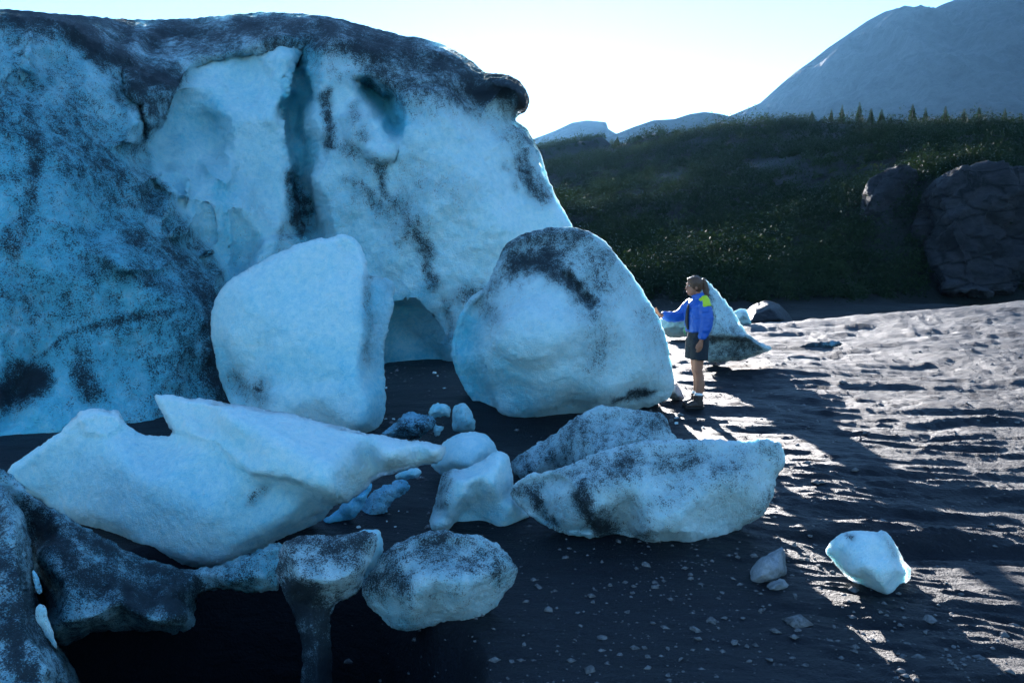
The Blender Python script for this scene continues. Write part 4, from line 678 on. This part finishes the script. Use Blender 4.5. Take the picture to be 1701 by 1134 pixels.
def build_woman():
    foot = P(1155, 683, 10.2); gz = float(ground_z([foot[:2]])[0])
    w = empty('person', (foot[0], foot[1], gz - 0.005), math.pi + 0.22); w.scale = (0.93, 0.9, 1.0); tag(w, 'woman in blue jacket and dark shorts reaching out to touch the big ice block', 'person')
    # forward +X, her left +Y (towards the viewer)
    b = bmesh.new()
    for s in (1, -1):
        y = 0.085 * s; dx = 0.015 if s > 0 else -0.03
        tube(b, [(dx - .01, y, .06, .045), (dx - .015, y, .12, .043, .046), (dx - .03, y, .22, .050, .054), (dx - .04, y, .32, .060, .066), (dx - .02, y, .44, .054, .058), (dx, y, .50, .058, .062), (dx, y, .62, .072, .078), (0, y, .78, .086, .095), (0, y * .8, .88, .09, .10)])
    tube(b, [(-.01, 0, .82, .15, .11), (-.01, 0, .92, .16, .115), (0, 0, 1.04, .125, .095), (0, 0, 1.16, .135, .10), (0, 0, 1.28, .15, .10), (-.01, 0, 1.36, .14, .085), (0, 0, 1.41, .07, .06), (.015, 0, 1.45, .052, .055), (.035, 0, 1.50, .05, .052)], 16)
    hx, hz = .07, 1.575                                             # head, bowed a little
    ball(b, (hx - .012, 0, hz + .018), .098, (1.0, .80, .92)); ball(b, (hx + .03, 0, hz - .055), .066, (.95, .84, 1.05)); ball(b, (hx + .055, 0, hz - .10), .030, (1, .9, .7))
    tube(b, [(hx + .086, 0, hz + .012, .010), (hx + .103, 0, hz - .018, .013), (hx + .112, 0, hz - .034, .016), (hx + .092, 0, hz - .042, .013)], 8)   # nose
    ball(b, (hx + .083, 0, hz - .070), .017, (1, 1.4, .8))                                                        # mouth
    ball(b, (hx + .078, .03, hz + .028), .017, (1, 1.6, .6)); ball(b, (hx + .078, -.03, hz + .028), .017, (1, 1.6, .6))   # brow
    for s in (1, -1): ball(b, (hx - .008, .080 * s, hz - .018), .028, (.7, .35, 1.1))                              # ears
    # left arm hanging, right arm reaching forward
    tube(b, [(-.01, .17, 1.35, .055), (-.03, .205, 1.22, .048), (-.03, .22, 1.10, .042), (.0, .22, 1.0, .036), (.03, .215, .92, .030), (.04, .212, .88, .028)])
    tube(b, [(.0, -.17, 1.34, .055), (.10, -.19, 1.24, .048), (.20, -.18, 1.16, .042), (.33, -.14, 1.17, .036), (.44, -.10, 1.19, .030), (.50, -.085, 1.20, .028)])
    # left hand, relaxed
    tube(b, [(.04, .212, .89, .026, .03), (.048, .212, .85, .018, .040), (.052, .212, .805, .016, .040)])
    for k, (ox, L) in enumerate(((.032, .068), (.012, .078), (-.008, .073), (-.027, .058))):
        x = .05 + ox; tube(b, [(x, .212, .815, .0095), (x + .004, .208, .815 - L * .45, .0090), (x + .012, .198, .815 - L * .8, .0082), (x + .020, .186, .815 - L * .98, .0072)], 8)
    tube(b, [(.075, .212, .86, .012), (.098, .206, .835, .0105), (.106, .20, .805, .009), (.104, .196, .785, .0078)], 8)
    # right hand laid flat against the ice
    tube(b, [(.49, -.087, 1.20, .028), (.525, -.08, 1.212, .034, .022), (.56, -.074, 1.235, .040, .017)])
    for k, (oy, L) in enumerate(((.030, .062), (.010, .075), (-.011, .070), (-.031, .055))):
        y = -.073 + oy; tube(b, [(.553, y, 1.232, .0095), (.572, y + oy * .2, 1.232 + L * .45, .0088), (.584, y + oy * .35, 1.232 + L * .8, .008), (.588, y + oy * .4, 1.232 + L, .007)], 8)
    tube(b, [(.53, -.048, 1.212, .012), (.553, -.030, 1.225, .0105), (.572, -.018, 1.245, .009), (.580, -.014, 1.262, .0078)], 8)
    link('body', remesh(b, 'body', .0062, 3), M['skin'], w)
    for s in (1, -1):
        b = bmesh.new(); ball(b, (hx + .079, .031 * s, hz + .004), .0105, (.7, 1.2, .75)); me = bpy.data.meshes.new('eye'); b.to_mesh(me); b.free(); link('eye', me, M['eye'], w)
    b = bmesh.new(); ball(b, (hx + .096, 0, hz - .072), .010, (.7, 2.0, .7)); me = bpy.data.meshes.new('mouth'); b.to_mesh(me); b.free(); link('mouth', me, M['lip'], w)
    # hair with a ponytail
    b = bmesh.new(); ball(b, (hx - .022, 0, hz + .032), .108, (1.0, .86, .90)); ball(b, (hx - .060, 0, hz - .01), .078, (.8, 1, 1)); ball(b, (hx + .045, 0, hz + .082), .045, (1, 1.3, .55)); ball(b, (hx - .02, .062, hz + .0), .045, (.8, .6, 1.0)); ball(b, (hx - .02, -.062, hz + .0), .045, (.8, .6, 1.0))
    hm = link('hair', remesh(b, 'hair', .008, 2, .006, 45), M['hair'], w)
    b = bmesh.new(); tube(b, [(hx - .085, 0, hz + .070, .020), (hx - .125, 0, hz + .075, .032), (hx - .160, 0, hz + .03, .040), (hx - .178, .01, hz - .05, .042), (hx - .185, .015, hz - .12, .036), (hx - .19, .02, hz - .19, .022), (hx - .19, .02, hz - .23, .008)], 10)
    link('ponytail', remesh(b, 'ponytail', .007, 2, .008, 50), M['hair'], hm)
    # jacket
    b = bmesh.new()
    tube(b, [(-.01, 0, .985, .165, .125), (-.01, 0, 1.01, .20, .155), (0, 0, 1.10, .205, .16), (.005, 0, 1.20, .205, .16), (.0, 0, 1.30, .205, .15), (-.015, 0, 1.37, .18, .12), (-.005, 0, 1.415, .105, .085), (.01, 0, 1.455, .082, .078), (.015, 0, 1.475, .078, .074)], 20)
    tube(b, [(-.01, .14, 1.36, .085), (-.025, .195, 1.28, .085), (-.04, .222, 1.17, .080), (-.025, .23, 1.08, .074), (.005, .225, .99, .066), (.025, .217, .935, .056), (.032, .214, .905, .040)], 14)
    tube(b, [(.0, -.14, 1.355, .085), (.08, -.19, 1.27, .084), (.17, -.19, 1.185, .080), (.27, -.16, 1.165, .070), (.38, -.12, 1.18, .062), (.45, -.10, 1.192, .052), (.485, -.09, 1.198, .038)], 14)
    link('jacket', remesh(b, 'jacket', .009, 4, .012, 13), M['jacket'], w)
    b = bmesh.new(); tube(b, [(-.03, .125, 1.425, .055, .05), (-.025, .172, 1.375, .078, .064), (-.025, .205, 1.325, .074, .070), (-.028, .214, 1.305, .066, .066)], 14)
    ball(b, (-.02, .11, 1.40), .06, (1.0, .8, .5)); link('shoulder_patch', remesh(b, 'shoulder_patch', .008, 2, .004, 13), M['yellow'], w)
    b = bmesh.new(); ball(b, (-.005, 0, 1.0), .14, (1.12, 1.28, .18)); link('waist_belt', remesh(b, 'waist_belt', .010, 1), M['black'], w)
    b = bmesh.new(); tube(b, [(.165, .06, 1.34, .018, .012), (.178, .05, 1.25, .03, .02), (.182, .045, 1.12, .034, .022), (.165, .05, 1.02, .02, .012)], 10); link('chest_strap', remesh(b, 'chest_strap', .008, 1), M['black'], w)
    b = bmesh.new(); tube(b, [(.16, .03, 1.06, .01, .006), (.20, .03, 1.05, .012, .006), (.215, .035, 1.01, .012, .006), (.19, .04, .96, .010, .006)], 8); link('green_strap', remesh(b, 'green_strap', .005, 1), M['green'], w)
    # shorts
    b = bmesh.new(); tube(b, [(-.01, 0, .80, .175, .14), (-.012, 0, .90, .18, .14), (-.008, 0, .98, .16, .125), (-.005, 0, 1.03, .145, .115)], 18)
    for s in (1, -1): tube(b, [(0, .078 * s, .90, .10, .125), (.0, .088 * s, .78, .10, .125), (.005, .092 * s, .66, .108, .122), (.006, .092 * s, .635, .108, .122)], 14)
    link('shorts', remesh(b, 'shorts', .010, 3, .008, 14), M['shorts'], w)
    for s in (1, -1):
        y = 0.088 * s; dx = 0.015 if s > 0 else -0.03
        b = bmesh.new(); tube(b, [(dx - .012, y, .13, .052, .055), (dx - .016, y, .205, .054, .058)], 14); link('sock', remesh(b, 'sock', .008, 1, .003, 60), M['sock'], w)
        b = bmesh.new(); tube(b, [(dx - .012, y, .03, .052, .062), (dx - .012, y, .10, .056, .064), (dx - .014, y, .175, .060, .068)], 14)
        tube(b, [(dx - .075, y, .05, .042, .042), (dx - .02, y, .062, .050, .055), (dx + .06, y, .06, .053, .050), (dx + .13, y, .048, .050, .038), (dx + .175, y, .040, .032, .026)], 14)
        bo = link('boot', remesh(b, 'boot', .007, 3, .004, 40), M['boot'], w)
        b = bmesh.new(); tube(b, [(dx - .11, y, .014, .030, .016), (dx - .08, y, .014, .046, .018), (dx + .0, y, .014, .048, .018), (dx + .08, y, .014, .056, .018), (dx + .15, y, .014, .050, .018), (dx + .19, y, .014, .028, .016)], 14)
        link('sole', remesh(b, 'sole', .007, 1), M['sole'], bo)
        b = bmesh.new()
        for k in range(4): tube(b, [(dx + .052 - .016 * k, y - .03, .105 + .018 * k, .004), (dx + .060 - .016 * k, y, .112 + .018 * k, .004), (dx + .052 - .016 * k, y + .03, .105 + .018 * k, .004)], 6)
        me = bpy.data.meshes.new('lace'); b.to_mesh(me); b.free(); link('lace', me, M['shorts'], bo)
build_woman()

# ------------------------------------------------------------------ stones
def stone_mesh(seed, wet=0):
    r = np.random.default_rng(seed); b = bmesh.new()
    for v in r.normal(size=(15, 3)):
        v = v / np.linalg.norm(v) * r.uniform(.8, 1.1) * np.array([1.0, .78, .5]); b.verts.new(v)
    h = bmesh.ops.convex_hull(b, input=b.verts); bmesh.ops.delete(b, geom=[v for v in b.verts if not v.link_faces], context='VERTS')
    me = bpy.data.meshes.new('stone'); b.to_mesh(me); b.free(); me.materials.append(M['stone']); return me
STONES = [stone_mesh(s) for s in range(12)]
def put_stone(px, py, size, i, nm, lab, cat, grp, mat=None):
    lo, hi = 3.0, 26.0                                              # where the line of sight meets the ground
    Ys = np.geomspace(lo, hi, 700); V = P(np.full(700, px), np.full(700, py), Ys); d = V[:, 2] - ground_z(V[:, :2])
    k = np.where(d <= 0)[0]
    if not len(k): return
    p = V[k[0]]; s = size * p[1] / F * 0.5
    o = bpy.data.objects.new(nm, STONES[i % 12]); C.objects.link(o); o.location = (p[0], p[1], p[2] + s * .12)
    o.rotation_euler = (random.uniform(-.3, .3), random.uniform(-.3, .3), random.uniform(0, 6.3)); o.scale = (s, s, s * random.uniform(.8, 1.2)); tag(o, lab, cat, grp)
G1 = 'loose stones on the shaded silt'; G2 = 'loose stones on the sunlit silt'
sp = [(895, 975, 18), (1000, 1060, 20), (1042, 1018, 14), (1155, 1048, 24), (1160, 1062, 16), (1278, 1095, 18), (1235, 1028, 14), (1265, 1012, 20), (960, 1018, 12), (925, 1082, 12), (872, 1070, 14), (1030, 1088, 14), (1130, 1095, 14), (1175, 1080, 12), (1220, 1068, 18), (1325, 1048, 16), (1385, 1042, 12), (1445, 1062, 14), (1440, 1018, 12), (1500, 1010, 12), (1430, 1112, 12), (1285, 1105, 10), (1225, 1070, 14),
      (1050, 985, 12), (1100, 960, 10), (985, 1000, 10), (1200, 985, 12), (1320, 990, 14), (1340, 925, 12), (1355, 905, 14), (1330, 1000, 10), (1150, 1005, 12), (1085, 1035, 12), (820, 1045, 12), (790, 1065, 10), (850, 1100, 16), (580, 1100, 22), (845, 1128, 12), (1110, 1122, 14), (1190, 1125, 12), (1545, 1030, 30), (1575, 1045, 14), (1585, 1075, 14), (1505, 1072, 20), (1475, 1105, 12), (1560, 1095, 10), (700, 1090, 10), (680, 1118, 12)]
for i, (x, y, s) in enumerate(sp): put_stone(x, y, s, i, 'stone', 'pale loose stone lying on dark shaded silt', 'stone', G1)
sp2 = [(1130, 690, 16), (1160, 700, 12), (1195, 715, 14), (1145, 720, 12), (1110, 700, 22), (1230, 690, 10), (1567, 700, 14), (1435, 720, 14), (1460, 722, 10), (1310, 595, 9), (1608, 672, 12), (1625, 700, 10), (1690, 702, 10), (1490, 722, 10), (1535, 725, 10), (1632, 730, 12), (1590, 722, 12), (1655, 690, 10), (1580, 683, 10), (1325, 740, 12), (1345, 890, 14), (1320, 905, 16), (1360, 940, 12), (1330, 930, 12), (1240, 668, 8), (1280, 655, 8), (1220, 640, 7)]
for i, (x, y, s) in enumerate(sp2): put_stone(x, y, s, i + 3, 'stone', 'loose stone catching low sun on ridged silt', 'stone', G2)
CR = []
for m_ in STONES[:4]:
    c_ = m_.copy(); c_.name = 'ice_crumb'; c_.materials.clear(); c_.materials.append(M['near']); CR.append(c_)
STONES_, STONES = STONES, CR * 3
rc = np.random.default_rng(5)
for i in range(46):
    cx_, cy_, sx_, sy_ = [(690, 715, 45, 14), (640, 850, 40, 22), (760, 640, 60, 20), (700, 760, 40, 25), (1000, 800, 120, 12), (1130, 705, 20, 10)][i % 6]
    put_stone(cx_ + rc.normal() * sx_, cy_ + rc.normal() * sy_, rc.uniform(5, 12), i, 'ice_crumb', 'tiny ice crumb lying on the silt among the fallen blocks', 'ice', 'ice crumbs among the blocks')
STONES = STONES_
def build_gravel():
    r = RNG; n = 9000; Y = 3.2 + r.random(n) ** 1.6 * 14; X = r.uniform(-.22, .66, n) * Y
    q = np.stack([X, Y], -1); dens = fbm(np.column_stack([q * .9, q[:, :1] * 0 + 1]), 3); keep = dens > r.uniform(-.5, .35, n); q = q[keep]; V = np.column_stack([q, ground_z(q)]); m = len(V)
    base = np.array([[1, 0, 0], [0, 1, 0], [-1, 0, 0], [0, -1, 0], [0, 0, 1], [0, 0, -1.0]]); T = np.array([[0, 1, 4], [1, 2, 4], [2, 3, 4], [3, 0, 4], [1, 0, 5], [2, 1, 5], [3, 2, 5], [0, 3, 5]])
    s = np.exp(r.normal(math.log(.0075), .7, m)) * (1 + .03 * V[:, 1]); a = r.uniform(0, 6.28, m); ca, sa = np.cos(a), np.sin(a)
    pts = base[None] * r.uniform(.6, 1.25, (m, 6, 1)) * np.array([1, .75, .5]); pts = np.stack([pts[..., 0] * ca[:, None] - pts[..., 1] * sa[:, None], pts[..., 0] * sa[:, None] + pts[..., 1] * ca[:, None], pts[..., 2]], -1)
    W = (V[:, None, :] + pts * s[:, None, None]).reshape(-1, 3); Fc = (T[None] + 6 * np.arange(m)[:, None, None]).reshape(-1, 3)
    tag(link('gravel', np_mesh('gravel', W, Fc), M['stone'], smooth_sh=False), 'fine pale gravel scattered over the dark silt', 'gravel', kind='stuff')
build_gravel()

# ------------------------------------------------------------------ the hazy air
def build_haze():
    b = bmesh.new(); bmesh.ops.create_cube(b, size=1.0)
    lo = Vector((-5600, -5600, -60)); hi = Vector((5600, 5600, 860))
    for v in b.verts: v.co = Vector([lo[i] + (v.co[i] + .5) * (hi[i] - lo[i]) for i in range(3)])
    me = bpy.data.meshes.new('haze'); b.to_mesh(me); b.free()
    m = bpy.data.materials.new('haze_air'); m.use_nodes = True; nt = m.node_tree; nt.nodes.remove(nt.nodes['Principled BSDF'])
    v = nt.nodes.new('ShaderNodeVolumePrincipled'); v.inputs['Color'].default_value = (0.22, 0.56, 1.0, 1); v.inputs['Density'].default_value = 0.000026; v.inputs['Anisotropy'].default_value = 0.5
    nt.links.new(v.outputs[0], nt.nodes['Material Output'].inputs['Volume'])
    o = link('haze', me, m, None, False); tag(o, 'pale blue haze in the air before the mountain', 'haze', kind='stuff')
build_haze()
